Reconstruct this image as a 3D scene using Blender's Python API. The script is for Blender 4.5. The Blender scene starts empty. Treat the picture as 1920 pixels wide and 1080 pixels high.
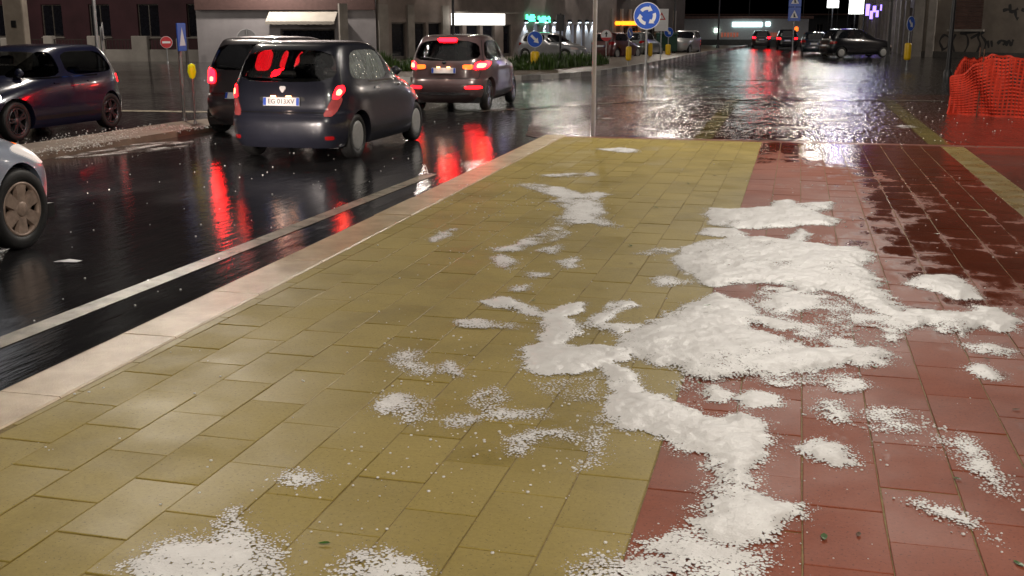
import bpy, bmesh, math, random
import numpy as np
from mathutils import Vector, Matrix

# ------------------------------------------------------------------ camera, sky, sun, exposure
scene = bpy.context.scene
CAM_H = 1.62                                    # eye height above the pavement
PITCH = math.atan(488 / 2040.0)                 # phone tilted down
YAW = math.atan(540 / math.hypot(2040.0, 488))  # turned left of the street's direction (+Y)
cam_data = bpy.data.cameras.new('camera')
cam_data.sensor_width = 36.0
cam_data.lens = 2040.0 / 1920.0 * 36.0
cam_data.clip_start = 0.05
cam_data.clip_end = 2000.0
cam = bpy.data.objects.new('camera', cam_data)
scene.collection.objects.link(cam)
cam.location = (0, 0, CAM_H)
cam.rotation_euler = (math.pi / 2 - PITCH, 0, YAW)
scene.camera = cam

world = bpy.data.worlds.new('World')
scene.world = world
world.use_nodes = True
wn = world.node_tree.nodes
wl = world.node_tree.links
wn.clear()
w_out = wn.new('ShaderNodeOutputWorld')
w_bg = wn.new('ShaderNodeBackground')
w_sky = wn.new('ShaderNodeTexSky')
w_sky.sky_type = 'NISHITA'
w_sky.sun_disc = False
w_sky.sun_elevation = math.radians(-4.0)
w_sky.sun_rotation = math.radians(200)
w_bg.inputs['Strength'].default_value = 0.10
wl.new(w_sky.outputs[0], w_bg.inputs['Color'])
wl.new(w_bg.outputs[0], w_out.inputs['Surface'])

sun_data = bpy.data.lights.new('night_glow', 'SUN')      # faint glow of the overcast night sky over the town
sun_data.energy = 0.28
sun_data.angle = math.radians(50)
sun_data.color = (1.0, 0.93, 0.86)
sun = bpy.data.objects.new('night_glow', sun_data)
scene.collection.objects.link(sun)
sun.rotation_euler = (math.radians(28), 0, math.radians(20))

vs = scene.view_settings
vs.view_transform = 'Standard'
vs.look = 'None'
vs.exposure = 0.0
vs.gamma = 1.0
vs.use_curve_mapping = False
scene.render.engine = 'CYCLES'
cy = scene.cycles
cy.use_denoising = True
cy.max_bounces = 8
cy.diffuse_bounces = 2
cy.glossy_bounces = 4
cy.transmission_bounces = 4
cy.transparent_max_bounces = 12
cy.caustics_reflective = False
cy.caustics_refractive = False
cy.sample_clamp_indirect = 6.0

random.seed(7)
rng = np.random.default_rng(11)
COL = scene.collection
PI = math.pi
ROAD_Z = -0.12

# ------------------------------------------------------------------ helpers
def ground(px, py, z=0.0):
    """point of the level z that photo pixel (1920 wide) px,py looks at: used only to survey where things stand"""
    r, u = (px - 960) / 2040.0, -(py - 540) / 2040.0
    f = math.cos(PITCH) + u * math.sin(PITCH)
    dz = -math.sin(PITCH) + u * math.cos(PITCH)
    dx = r * math.cos(YAW) - f * math.sin(YAW)
    dy = r * math.sin(YAW) + f * math.cos(YAW)
    t = (z - CAM_H) / dz
    return Vector((dx * t, dy * t, z))

def tag(o, label=None, cat=None, group=None, kind=None):
    if label: o['label'] = label
    if cat: o['category'] = cat
    if group: o['group'] = group
    if kind: o['kind'] = kind
    return o

def empty(name, loc=(0, 0, 0), rz=0.0):
    o = bpy.data.objects.new(name, None)
    o.empty_display_size = 0.2
    COL.objects.link(o)
    o.location = loc
    o.rotation_euler = (0, 0, rz)
    return o

def link(name, me, parent=None, loc=None, rot=None):
    o = bpy.data.objects.new(name, me)
    COL.objects.link(o)
    if parent is not None: o.parent = parent
    if loc is not None: o.location = loc
    if rot is not None: o.rotation_euler = rot
    return o

def copy_tree(o, parent=None):
    c = o.copy()
    COL.objects.link(c)
    c.parent = parent
    for ch in o.children:
        copy_tree(ch, c)
    return c

class MB:
    """collects faces of one mesh"""
    def __init__(s): s.v, s.f, s.sm = [], [], []
    def add(s, vs, fs, smooth=False):
        b = len(s.v); s.v += [tuple(p) for p in vs]
        for f in fs: s.f.append(tuple(b + i for i in f)); s.sm.append(smooth)
    def box(s, x0, x1, y0, y1, z0, z1):
        s.add([(x0,y0,z0),(x1,y0,z0),(x1,y1,z0),(x0,y1,z0),(x0,y0,z1),(x1,y0,z1),(x1,y1,z1),(x0,y1,z1)],
              [(3,2,1,0),(4,5,6,7),(0,1,5,4),(1,2,6,5),(2,3,7,6),(3,0,4,7)])
    def bbox(s, x0, x1, y0, y1, z0, z1, b=0.01):
        """box with chamfered vertical and top edges"""
        def ring(i, z): return [(x0+i,y0+b,z),(x0+b,y0+i,z),(x1-b,y0+i,z),(x1-i,y0+b,z),(x1-i,y1-b,z),(x1-b,y1-i,z),(x0+b,y1-i,z),(x0+i,y1-b,z)]
        v = ring(0, z0) + ring(0, z1-b)
        v += [(x0+b,y0+b,z1)]*0
        top = [(x0+b,y0+2*b,z1),(x0+2*b,y0+b,z1),(x1-2*b,y0+b,z1),(x1-b,y0+2*b,z1),(x1-b,y1-2*b,z1),(x1-2*b,y1-b,z1),(x0+2*b,y1-b,z1),(x0+b,y1-2*b,z1)]
        v += top
        f = [tuple(range(7,-1,-1)), tuple(range(16,24))]
        for k in range(2):
            for i in range(8):
                j = (i+1) % 8
                f.append((k*8+i, k*8+j, k*8+8+j, k*8+8+i))
        s.add(v, f)
    def tube(s, pts, r, n=10, caps=True, smooth=True):
        pts = [Vector(p) for p in pts]
        rs = r if isinstance(r, (list, tuple)) else [r]*len(pts)
        vs, fs = [], []
        up = Vector((0,0,1))
        for i, p in enumerate(pts):
            a = pts[max(i-1,0)]; c = pts[min(i+1,len(pts)-1)]
            d = (c-a).normalized()
            u = d.cross(up)
            if u.length < 1e-3: u = Vector((1,0,0))
            u.normalize(); w = u.cross(d).normalized()
            for k in range(n):
                t = 2*PI*k/n
                vs.append(p + (u*math.cos(t) + w*math.sin(t))*rs[i])
        for i in range(len(pts)-1):
            for k in range(n):
                j = (k+1) % n
                fs.append((i*n+k, i*n+j, (i+1)*n+j, (i+1)*n+k))
        s.add(vs, fs, smooth)
        if caps:
            s.add(vs[:n], [tuple(range(n-1,-1,-1))]); s.add(vs[-n:], [tuple(range(n))])
    def lathe(s, prof, n=32, axis='z', smooth=True, close=False):
        vs, fs = [], []
        for (r, h) in prof:
            for k in range(n):
                t = 2*PI*k/n
                c, d = r*math.cos(t), r*math.sin(t)
                vs.append((c, d, h) if axis == 'z' else ((h, c, d) if axis == 'x' else (c, h, d)))
        m = len(prof)
        for i in range(m if close else m-1):
            i2 = (i+1) % m
            for k in range(n):
                j = (k+1) % n
                fs.append((i*n+k, i*n+j, i2*n+j, i2*n+k))
        s.add(vs, fs, smooth)
    def poly(s, pts, d):
        """flat polygon in given 3D points extruded by vector d"""
        n = len(pts); d = Vector(d)
        a = [Vector(p) for p in pts]; b = [p + d for p in a]
        s.add(a + b, [tuple(range(n-1,-1,-1)), tuple(range(n, 2*n))] + [(i, (i+1)%n, n+(i+1)%n, n+i) for i in range(n)])
    def mesh(s, name, m=None):
        me = bpy.data.meshes.new(name)
        me.from_pydata(s.v, [], s.f)
        me.polygons.foreach_set('use_smooth', s.sm)
        if m: me.materials.append(m)
        me.update()
        return me
    def build(s, name, m=None, parent=None, loc=None, rot=None):
        return link(name, s.mesh(name, m), parent, loc, rot)

def fix_normals(me):
    bm = bmesh.new(); bm.from_mesh(me); bmesh.ops.recalc_face_normals(bm, faces=bm.faces); bm.to_mesh(me); bm.free()

# ------------------------------------------------------------------ materials (all procedural)
class NT:
    def __init__(s, name):
        s.m = bpy.data.materials.new(name); s.m.use_nodes = True
        s.t = s.m.node_tree; s.n = s.t.nodes; s.b = s.n['Principled BSDF']; s.out = s.n['Material Output']
        s.tc = s.n.new('ShaderNodeTexCoord')
    def lk(s, a, b): s.t.links.new(a, b)
    def noise(s, scale, detail=4, rough=0.55, coord='Object', stretch=None):
        t = s.n.new('ShaderNodeTexNoise'); t.inputs['Scale'].default_value = scale
        t.inputs['Detail'].default_value = detail; t.inputs['Roughness'].default_value = rough
        if coord == 'World': src = s.n.new('ShaderNodeNewGeometry').outputs['Position']
        else: src = s.tc.outputs[coord]
        if stretch:
            mp = s.n.new('ShaderNodeMapping'); mp.inputs['Scale'].default_value = stretch
            s.lk(src, mp.inputs['Vector']); src = mp.outputs[0]
        s.lk(src, t.inputs['Vector'])
        return t.outputs['Fac']
    def ramp(s, f, stops):
        r = s.n.new('ShaderNodeValToRGB')
        el = r.color_ramp.elements
        while len(el) < len(stops): el.new(0.5)
        for e, (p, c) in zip(el, stops):
            e.position = p
            e.color = (c, c, c, 1) if isinstance(c, (int, float)) else (*c, 1)
        s.lk(f, r.inputs[0])
        return r.outputs[0]
    def mix(s, fac, a, b, mode='MIX'):
        m = s.n.new('ShaderNodeMix'); m.data_type = 'RGBA'; m.blend_type = mode
        if isinstance(fac, (int, float)): m.inputs[0].default_value = fac
        else: s.lk(fac, m.inputs[0])
        for k, x in ((6, a), (7, b)):
            if isinstance(x, tuple): m.inputs[k].default_value = (*x, 1)
            else: s.lk(x, m.inputs[k])
        return m.outputs[2]
    def math(s, op, a, b=0.0):
        m = s.n.new('ShaderNodeMath'); m.operation = op
        for k, x in ((0, a), (1, b)):
            if isinstance(x, (int, float)): m.inputs[k].default_value = x
            else: s.lk(x, m.inputs[k])
        return m.outputs[0]
    def bump(s, h, strength, dist, prev=None):
        b = s.n.new('ShaderNodeBump'); b.inputs['Strength'].default_value = strength; b.inputs['Distance'].default_value = dist
        s.lk(h, b.inputs['Height'])
        if prev is not None: s.lk(prev, b.inputs['Normal'])
        return b.outputs[0]
    def set(s, **k):
        for n, v in k.items():
            i = s.b.inputs[n.replace('_', ' ')]
            if isinstance(v, tuple): i.default_value = (*v, 1) if len(v) == 3 else v
            elif isinstance(v, (int, float)): i.default_value = v
            else: s.lk(v, i)
        return s

MATS = {}
def mat(name, col, rough=0.6, metal=0.0, var=0.25, scale=6.0, bump=0.0, bscale=40.0, coat=0.0, rvar=0.0, random_obj=0.0, coord='Object', spec=0.5):
    if name in MATS: return MATS[name]
    t = NT(name)
    n1 = t.noise(scale, 5, 0.6, coord)
    dark = tuple(c*(1-var) for c in col); light = tuple(min(1, c*(1+var)) for c in col)
    c = t.mix(t.ramp(n1, [(0.3, 0.0), (0.7, 1.0)]), dark, light)
    if random_obj:
        oi = t.n.new('ShaderNodeObjectInfo')
        c = t.mix(1.0, c, t.ramp(oi.outputs['Random'], [(0.0, 1-random_obj), (1.0, 1.0)]), 'MULTIPLY')
    t.set(Base_Color=c, Metallic=metal, Coat_Weight=coat)
    t.b.inputs['Coat Roughness'].default_value = 0.04
    t.b.inputs['Specular IOR Level'].default_value = spec
    if rvar: t.set(Roughness=t.ramp(t.noise(scale*0.7, 4, 0.6, coord), [(0.3, max(0.02, rough-rvar)), (0.7, min(1, rough+rvar))]))
    else: t.set(Roughness=rough)
    if bump: t.set(Normal=t.bump(t.noise(bscale, 4, 0.6, coord), bump, 0.01))
    MATS[name] = t.m
    return t.m

def glow(name, col, strength, base=None):
    if name in MATS: return MATS[name]
    t = NT(name)
    t.set(Base_Color=base or col, Roughness=0.25)
    t.b.inputs['Emission Color'].default_value = (*col, 1)
    t.b.inputs['Emission Strength'].default_value = strength
    MATS[name] = t.m
    return t.m

def glassmat(name, tint, refl_rough=0.03, rain=0.0, fog=0.0):
    """thin pane: tinted see-through plus mirror by Fresnel, with rain drops as relief"""
    if name in MATS: return MATS[name]
    t = NT(name); n = t.n
    tr = n.new('ShaderNodeBsdfTransparent'); tr.inputs[0].default_value = (*tint, 1)
    gl = n.new('ShaderNodeBsdfGlossy'); gl.inputs['Roughness'].default_value = refl_rough
    fr = n.new('ShaderNodeLayerWeight'); fr.inputs['Blend'].default_value = 0.5      # Schlick, the same from both sides of the pane
    mx = n.new('ShaderNodeMixShader')
    if rain:
        bp = t.bump(t.ramp(t.noise(60, 3, 0.5, stretch=(1, 1, 0.45)), [(0.5, 0), (0.62, 1)]), rain, 0.004)
        t.lk(bp, gl.inputs['Normal']); t.lk(bp, fr.inputs['Normal'])
    see = tr.outputs[0]
    if fog:      # mist on the inside of the pane
        df = n.new('ShaderNodeBsdfDiffuse'); df.inputs[0].default_value = (.55, .60, .58, 1)
        mf = n.new('ShaderNodeMixShader'); t.lk(t.ramp(t.noise(14, 4, 0.6, stretch=(1, 1, .25)), [(.3, fog*.6), (.7, fog*1.3)]), mf.inputs[0])
        t.lk(see, mf.inputs[1]); t.lk(df.outputs[0], mf.inputs[2]); see = mf.outputs[0]
    t.lk(t.math('ADD', t.math('MULTIPLY', t.math('POWER', fr.outputs['Facing'], 5.0), 0.9), 0.06), mx.inputs[0]); t.lk(see, mx.inputs[1]); t.lk(gl.outputs[0], mx.inputs[2])
    t.lk(mx.outputs[0], t.out.inputs['Surface'])
    MATS[name] = t.m
    return t.m

def yramp(t, y0, y1, axis='Y'):
    """0 nearer than y0, 1 beyond y1 along the street"""
    sp = t.n.new('ShaderNodeSeparateXYZ'); g = t.n.new('ShaderNodeNewGeometry'); t.lk(g.outputs['Position'], sp.inputs[0])
    m = t.n.new('ShaderNodeMapRange'); m.interpolation_type = 'SMOOTHSTEP'
    m.inputs[1].default_value = y0; m.inputs[2].default_value = y1
    t.lk(sp.outputs[axis], m.inputs[0])
    return m.outputs[0]

def rain_relief(t, near, far, y0, y1):
    """rain-pocked water: calm near the kerb, broken farther out"""
    k = t.math('ADD', t.math('MULTIPLY', yramp(t, y0, y1), far - near), near)
    h = t.math('ADD', t.math('MULTIPLY', t.noise(5.0, 3, 0.6, 'World', stretch=(1.8, .30, 1)), 1.0), t.math('MULTIPLY', t.noise(2.2, 3, 0.6, 'World'), 0.55))
    return t.math('MULTIPLY', h, k)

def wet_asphalt():
    t = NT('wet asphalt')
    big = t.noise(0.22, 4, 0.6, 'World')
    mid = t.noise(2.6, 4, 0.6, 'World')
    fine = t.noise(140, 3, 0.6, 'World')
    film = t.ramp(t.math('ADD', t.math('MULTIPLY', big, 0.75), t.math('MULTIPLY', mid, 0.25)), [(0.40, 0.0), (0.56, 1.0)])   # 1 = standing water
    col = t.mix(t.ramp(mid, [(0.3, 0), (0.7, 1)]), (0.016, 0.016, 0.018), (0.030, 0.029, 0.030))
    t.set(Base_Color=col)
    t.set(Roughness=t.ramp(film, [(0.0, 0.085), (1.0, 0.030)]))
    t.b.inputs['Specular IOR Level'].default_value = 0.55
    grain = t.bump(fine, 0.12, 0.004)
    t.set(Normal=t.bump(rain_relief(t, 0.15, 1.5, 15, 30), 1.0, 0.030, grain))
    return t.m

def wet_red(name, c0, c1, r0, r1, rip, paint=False):
    t = NT(name)
    mid = t.noise(1.3, 5, 0.6, 'World'); fine = t.noise(160, 3, 0.6, 'World')
    t.set(Base_Color=t.mix(t.ramp(mid, [(0.3, 0), (0.7, 1)]), c0, c1))
    t.set(Roughness=t.ramp(t.noise(0.6, 4, 0.6, 'World'), [(0.35, r0), (0.65, r1)]))
    g = t.bump(fine, 0.10, 0.003)
    t.set(Normal=t.bump(rain_relief(t, 0.15, 1.4, 15, 21), rip, 0.030, g))
    return t.m

def paver_mat(name, c0, c1, r0, r1, wet=None):
    """concrete paver, damp: blotchy sheen, fine grain, each stone a little different; wet = where water stands on it"""
    t = NT(name)
    oi = t.n.new('ShaderNodeObjectInfo')
    n1 = t.noise(1.6, 5, 0.6, 'World'); n2 = t.noise(55, 4, 0.7, 'World')
    c = t.mix(t.ramp(n1, [(0.3, 0), (0.7, 1)]), c0, c1)
    c = t.mix(0.30, c, t.ramp(n2, [(0.3, tuple(x*0.7 for x in c0)), (0.7, tuple(min(1, x*1.2) for x in c1))]))
    c = t.mix(1.0, c, t.ramp(oi.outputs['Random'], [(0, 0.91), (1, 1.0)]), 'MULTIPLY')
    c = t.mix(1.0, c, t.ramp(t.noise(0.8, 9, 0.72, 'World'), [(0.36, 0.84), (0.50, 1.0)]), 'MULTIPLY')          # old stains
    c = t.mix(1.0, c, t.ramp(t.noise(95, 2, 0.5, 'World'), [(0.30, 0.55), (0.38, 1.0)]), 'MULTIPLY')            # pits and grit
    rr = t.math('ADD', t.math('MULTIPLY', t.noise(1.1, 4, 0.6, 'World'), 0.82), t.math('MULTIPLY', oi.outputs['Random'], 0.18))
    ro = t.ramp(rr, [(0.33, r0), (0.66, r1)])
    if wet:
        xr = t.math('MULTIPLY', yramp(t, -.25, 1.45, 'X'), yramp(t, *wet))
        sp = t.n.new('ShaderNodeSeparateXYZ'); t.lk(t.tc.outputs['Object'], sp.inputs[0])
        ed = t.math('MAXIMUM', t.math('DIVIDE', t.math('ABSOLUTE', sp.outputs['X']), .136), t.math('DIVIDE', t.math('ABSOLUTE', sp.outputs['Y']), .225))
        ed = t.math('MINIMUM', t.math('POWER', ed, 5.0), 1.0)
        w = t.math('ADD', t.math('ADD', t.math('MULTIPLY', xr, 0.40), t.math('MULTIPLY', yramp(t, 12.8, 15.2), 0.40)), t.math('MULTIPLY', t.noise(1.9, 5, 0.65, 'World', stretch=(1.4, .7, 1)), 1.05))
        w = t.math('SUBTRACT', w, t.math('MULTIPLY', ed, 0.15))
        w = t.ramp(w, [(0.64, 0.0), (0.84, 1.0)])
        c = t.mix(w, c, t.mix(1.0, c, (0.50, 0.44, 0.44), 'MULTIPLY'))
        ro = t.mix(w, ro, (0.07, 0.07, 0.07))
    t.set(Base_Color=c, Roughness=ro)
    t.b.inputs['Specular IOR Level'].default_value = 0.30
    t.set(Normal=t.bump(t.noise(260, 3, 0.7, 'World'), 0.25, 0.002))
    return t.m

M_ASPH = wet_asphalt()
M_APRON = wet_red('wet red asphalt', (0.050, 0.016, 0.012), (0.090, 0.028, 0.020), 0.06, 0.20, 0.9)
M_YEL = paver_mat('yellow paver', (0.325, 0.245, 0.060), (0.395, 0.302, 0.082), 0.36, 0.66)
M_RED = paver_mat('red paver', (0.260, 0.060, 0.027), (0.320, 0.084, 0.040), 0.50, 0.72, wet=(4.5, 8.5))
M_BED = mat('joint bed', (0.22, 0.155, 0.045), 0.7, var=0.35, scale=20, bump=0.5)
M_KERB = mat('granite kerb', (0.60, 0.465, 0.300), 0.22, var=0.16, scale=5, bump=0.3, bscale=120, rvar=0.05, random_obj=0.10)
M_LINE = mat('worn white line', (0.30, 0.265, 0.21), 0.25, var=0.3, scale=5, bump=0.3, bscale=90)
M_HAIL = None
# ------------------------------------------------------------------ ground, road, pavement
def sheet(name, pts, z, m, kind='structure', n=1):
    me = bpy.data.meshes.new(name)
    me.from_pydata([(p[0], p[1], z) for p in pts], [], [tuple(range(len(pts)))])
    me.materials.append(m)
    return tag(link(name, me), kind=kind)

sheet('road', [(-400, -60), (400, -60), (400, 900), (-400, 900)], ROAD_Z, M_ASPH)
PAV_END = 16.35
def kerb_in(y): return -3.10 - 0.022 * max(0.0, y - 3.0)
# pavement: bedding layer that the pavers lie on
mb = MB()
def quadpoly(mb, pts, z0, z1): mb.poly([(p[0], p[1], z0) for p in pts], (0, 0, z1 - z0))
quadpoly(mb, [(kerb_in(-5), -5), (9.5, -5), (9.5, PAV_END), (kerb_in(PAV_END), PAV_END)], ROAD_Z - 0.05, -0.004)
me = mb.mesh('pavement', M_BED); fix_normals(me)
pavement = tag(link('pavement', me), kind='structure')
# red wet apron of the cycle crossing beyond the pavement
APR_Z = -0.113
sheet('crossing_apron', [(-4.3, 17.6), (-3.5, 16.62), (9.5, 16.62), (14, 31.0), (1.0, 31.5), (-4.6, 29.0), (-5.6, 24.0)], APR_Z, M_APRON)
# yellow edge bands of the crossing, and the one running on over the near pavement
M_BAND = wet_red('wet yellow band', (0.10, 0.075, 0.022), (0.15, 0.115, 0.036), 0.10, 0.28, 0.5)
sheet('crossing_band', [(-1.55, 16.66), (-1.25, 16.66), (-1.35, 30.0), (-1.65, 30.0)], APR_Z + 0.004, M_BAND)
sheet('crossing_band', [(2.0, 16.66), (2.32, 16.66), (2.32, 30.0), (2.0, 30.0)], APR_Z + 0.004, M_BAND)
# pale strip where the apron meets the carriageway
sheet('apron_edge', [(-6.4, 22.4), (-2.9, 27.4), (3.5, 28.3), (3.5, 28.62), (-3.0, 27.75), (-6.6, 22.7)], APR_Z + 0.008,
      mat('pale edge strip', (0.22, 0.18, 0.15), 0.18, var=0.35, scale=3))
# carriageway marking along the kerb
mk = sheet('lane_line', [(-4.40, -2), (-4.24, -2), (-4.18, 12.6), (-4.34, 12.6)], ROAD_Z + 0.004, M_LINE)
sheet('lane_line', [(-14.4, 20.6), (-10.6, 20.9), (-10.6, 21.3), (-14.4, 21.0)], ROAD_Z + 0.004, M_LINE)
for k in range(5):
    y0 = 31.8 + k * 0.0
stripes = [(-5.6, 33.5, 6.5), (-4.6, 38.0, 7.0)]
for (x0, y0, w) in stripes:
    sheet('stop_line', [(x0, y0), (x0 + w, y0 + 0.8), (x0 + w, y0 + 1.15), (x0, y0 + 0.35)], ROAD_Z + 0.004, M_LINE)

# pavers -----------------------------------------------------------
PL = 0.45
def paver_mesh(name, w, l, m, j=0.0026, c=0.0025, d=0.05, crown=0.0012):
    x, y = w/2 - j, l/2 - j
    xi, yi = x - c, y - c
    v = [(-x,-y,-d),(x,-y,-d),(x,y,-d),(-x,y,-d), (-x,-y,-c*0.8),(x,-y,-c*0.8),(x,y,-c*0.8),(-x,y,-c*0.8), (-xi,-yi,0),(xi,-yi,0),(xi,yi,0),(-xi,yi,0), (0,0,crown)]
    f = []
    for k in (0, 4):
        for i in range(4):
            i2 = (i+1) % 4
            f.append((k+i, k+i2, k+4+i2, k+4+i))
    for i in range(4): f.append((8+i, 8+(i+1)%4, 12))
    me = bpy.data.meshes.new(name); me.from_pydata(v, [], f); me.materials.append(m); me.update()
    return me

def lay_pavers(x0, cw, ncol, m, label, y_start, first_off):
    whole = paver_mesh('paver', cw, PL, m)
    spots = []
    for c in range(ncol):
        xc = x0 + (c + 0.5) * cw
        y = y_start + (0.5 if (c + first_off) % 2 else 0.0) * PL
        while y < PAV_END - 0.02:
            l = PL
            if y + PL > PAV_END: l = PAV_END - y
            spots.append((xc, y + l/2, l))
            y += PL
    # how large each shows: nearest the camera and inside the view first
    def key(s):
        x, y, l = s
        b = -x*math.sin(YAW) + y*math.cos(YAW); a = x*math.cos(YAW) + y*math.sin(YAW)
        vis = 0 if (b > 2.55 and abs(a) < 0.55*b + 0.3) else 1000
        return vis + math.hypot(x, y)
    spots.sort(key=key)
    rest = MB()
    n = 0
    for s in spots:
        x, y, l = s
        tilt = (random.gauss(0, 0.0035), random.gauss(0, 0.0045), random.gauss(0, 0.003))
        z = random.gauss(0, 0.0010)
        if n < 300 and l > 0.12:
            me = whole if l == PL else paver_mesh('paver', cw, l, m)
            o = link('paver', me, pavement, (x, y, z), tilt); n += 1
        elif l > 0.05:
            x1, y1 = cw/2 - 0.004, l/2 - 0.004
            e = 0.006
            rest.add([(x-x1,y-y1,z-.05),(x+x1,y-y1,z-.05),(x+x1,y+y1,z-.05),(x-x1,y+y1,z-.05),(x-x1,y-y1,z-.004),(x+x1,y-y1,z-.004),(x+x1,y+y1,z-.004),(x-x1,y+y1,z-.004),
                      (x-x1+e,y-y1+e,z),(x+x1-e,y-y1+e,z),(x+x1-e,y+y1-e,z),(x-x1+e,y+y1-e,z)],
                     [(0,1,5,4),(1,2,6,5),(2,3,7,6),(3,0,4,7),(4,5,9,8),(5,6,10,9),(6,7,11,10),(7,4,8,11),(8,9,10,11)])
    if rest.v: tag(rest.build('paver_field', m, pavement), kind='stuff')

YW = 0.264
NY = 10
lay_pavers(-0.44 - NY*YW, YW, NY, M_YEL, 'y', 0.36, 0)
lay_pavers(-0.44, 0.272, 9, M_RED, 'r', 0.29, 1)
XR = -0.44 + 9*0.272
# cut pavers filling the wedge between the yellow field and the kerb
xw = -0.44 - NY*YW
y = 0.5
while y < PAV_END - 0.1:
    l = min(PL, PAV_END - y)
    a, b = kerb_in(y), kerb_in(y + l)
    if xw - a > 0.03:
        j = 0.004
        mb = MB()
        P = [(a+j+.004, y+j), (xw-j, y+j), (xw-j, y+l-j), (b+j+.004, y+l-j)]
        mb.poly([(p[0], p[1], -0.05) for p in P], (0, 0, 0.049))
        me = mb.mesh('paver', M_YEL); fix_normals(me)
        link('paver', me, pavement)
    y += PL
# plain red surfacing and yellow band to the right of the red pavers
mb = MB(); mb.box(XR + 0.004, XR + 0.30, 0.3, PAV_END, -0.05, -0.001)
mb.build('edge_band', mat('yellow band paving', (0.21, 0.155, 0.05), 0.30, var=0.2, scale=4, bump=0.3, rvar=0.1), pavement)
M_REDSURF = wet_red('red paving sheet', (0.085, 0.027, 0.019), (0.13, 0.042, 0.030), 0.08, 0.30, 0.35)
mb = MB(); mb.box(XR + 0.306, 9.5, 0.3, PAV_END, -0.05, -0.002)
mb.build('red_surfacing', M_REDSURF, pavement)
# low red edging at the far end of the pavement
M_EDG = mat('red edging', (0.20, 0.075, 0.055), 0.3, var=0.2, scale=8, bump=0.3, random_obj=0.2)
x = kerb_in(PAV_END) - 0.1
while x < 9.4:
    mb = MB(); mb.bbox(x + 0.004, x + 0.996, PAV_END + 0.002, PAV_END + 0.26, ROAD_Z - 0.05, -0.004, 0.012)
    mb.build('edging_stone', M_EDG, pavement); x += 1.0

# kerb stones ------------------------------------------------------
kerb = tag(empty('kerb', (kerb_in(0), 0, ROAD_Z)), kind='structure')
y = -4.0
KW = 0.37
while y < PAV_END + 0.2:
    y1 = min(y + 1.0, PAV_END + 0.26)
    j = 0.004
    mb = MB()
    A = []
    for (yy, s) in ((y + j, 0), (y1 - j, 1)):
        xi = kerb_in(yy) - 0.003; xo = xi - KW
        prof = [(xi, ROAD_Z - .1), (xi, -.006), (xi - .012, .004), (xo + .05, .002), (xo + .016, -.010), (xo, -.040), (xo - .006, ROAD_Z - .1)]
        A.append([(p[0], yy, p[1]) for p in prof])
    n = len(A[0])
    mb.add(A[0] + A[1], [(i, (i+1) % n, n + (i+1) % n, n + i) for i in range(n)] + [tuple(range(n-1, -1, -1)), tuple(range(n, 2*n))])
    me = mb.mesh('kerb_stone', M_KERB); fix_normals(me)
    o = link('kerb_stone', me); o.parent = kerb; o.location = Vector((0, 0, random.gauss(0, .0012))) - kerb.location
    y += 1.0
# end stones curving round into the edging
mb = MB()

# ------------------------------------------------------------------ cars
M_TYRE = mat('tyre rubber', (0.012, 0.012, 0.012), 0.55, var=0.3, scale=30)
M_TRIM = mat('black trim', (0.012, 0.012, 0.013), 0.45, var=0.2)
M_SEAT = mat('seat cloth', (0.03, 0.027, 0.027), 0.9, var=0.3, scale=20)
M_CHROME = mat('wet chrome', (0.62, 0.62, 0.63), 0.12, metal=1.0, var=0.1)
M_PLATE = mat('plate white', (0.62, 0.62, 0.64), 0.4, var=0.05)
M_PBLUE = mat('plate blue', (0.02, 0.07, 0.42), 0.4, var=0.05)
M_INK = mat('plate ink', (0.02, 0.02, 0.02), 0.5, var=0.1)
M_GLASS = glassmat('car glass', (0.72, 0.75, 0.74), 0.02, rain=0.12)
M_FOG = glassmat('fogged wet glass', (0.62, 0.66, 0.65), 0.03, rain=0.4, fog=0.34)
M_GLASSD = glassmat('tinted car glass', (0.24, 0.25, 0.26), 0.02, rain=0.12)
M_DGLASS = mat('dark far glass', (0.012, 0.013, 0.016), 0.06, var=0.2)
M_LENSR = mat('red lens', (0.30, 0.008, 0.010), 0.10, var=0.1, coat=0.5)
M_LENSC = mat('clear lens', (0.50, 0.40, 0.38), 0.12, var=0.1, coat=0.5)
M_LENSP = mat('pink lens', (0.36, 0.07, 0.07), 0.12, var=0.15, coat=0.5)
M_BRAKE = glow('brake light', (1.0, 0.0015, 0.004), 46.0, (0.4, 0.01, 0.02))
M_BRAKE2 = glow('tail light', (1.0, 0.006, 0.010), 8.0, (0.4, 0.01, 0.02))
M_GLOWR = glow('soft red panel', (1.0, 0.006, 0.012), 2.6, (0.4, 0.01, 0.02))
M_CORE = glow('brake bulb', (1.0, 0.07, 0.03), 26.0)
M_AMBER = glow('amber light', (1.0, 0.16, 0.02), 2.0)
M_HEAD = glow('headlamp', (1.0, 0.93, 0.82), 14.0)
M_PLAMP = glow('plate lamp', (1.0, 0.38, 0.16), 14.0)

def paint(name, col, rough=0.28):
    """wet car paint: coat with beads of rain"""
    if name in MATS: return MATS[name]
    t = NT(name)
    n1 = t.noise(2.5, 4, 0.6)
    t.set(Base_Color=t.mix(t.ramp(n1, [(0.3, 0), (0.7, 1)]), tuple(c*0.85 for c in col), tuple(c*1.12 for c in col)), Roughness=rough, Metallic=0.15, Coat_Weight=1.0)
    t.b.inputs['Coat Roughness'].default_value = 0.05
    beads = t.ramp(t.noise(95, 2, 0.5), [(0.58, 0.0), (0.70, 1.0)])
    t.b.inputs['Coat Normal']
    t.set(Coat_Normal=t.bump(beads, 0.25, 0.002))
    MATS[name] = t.m
    return t.m

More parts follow.
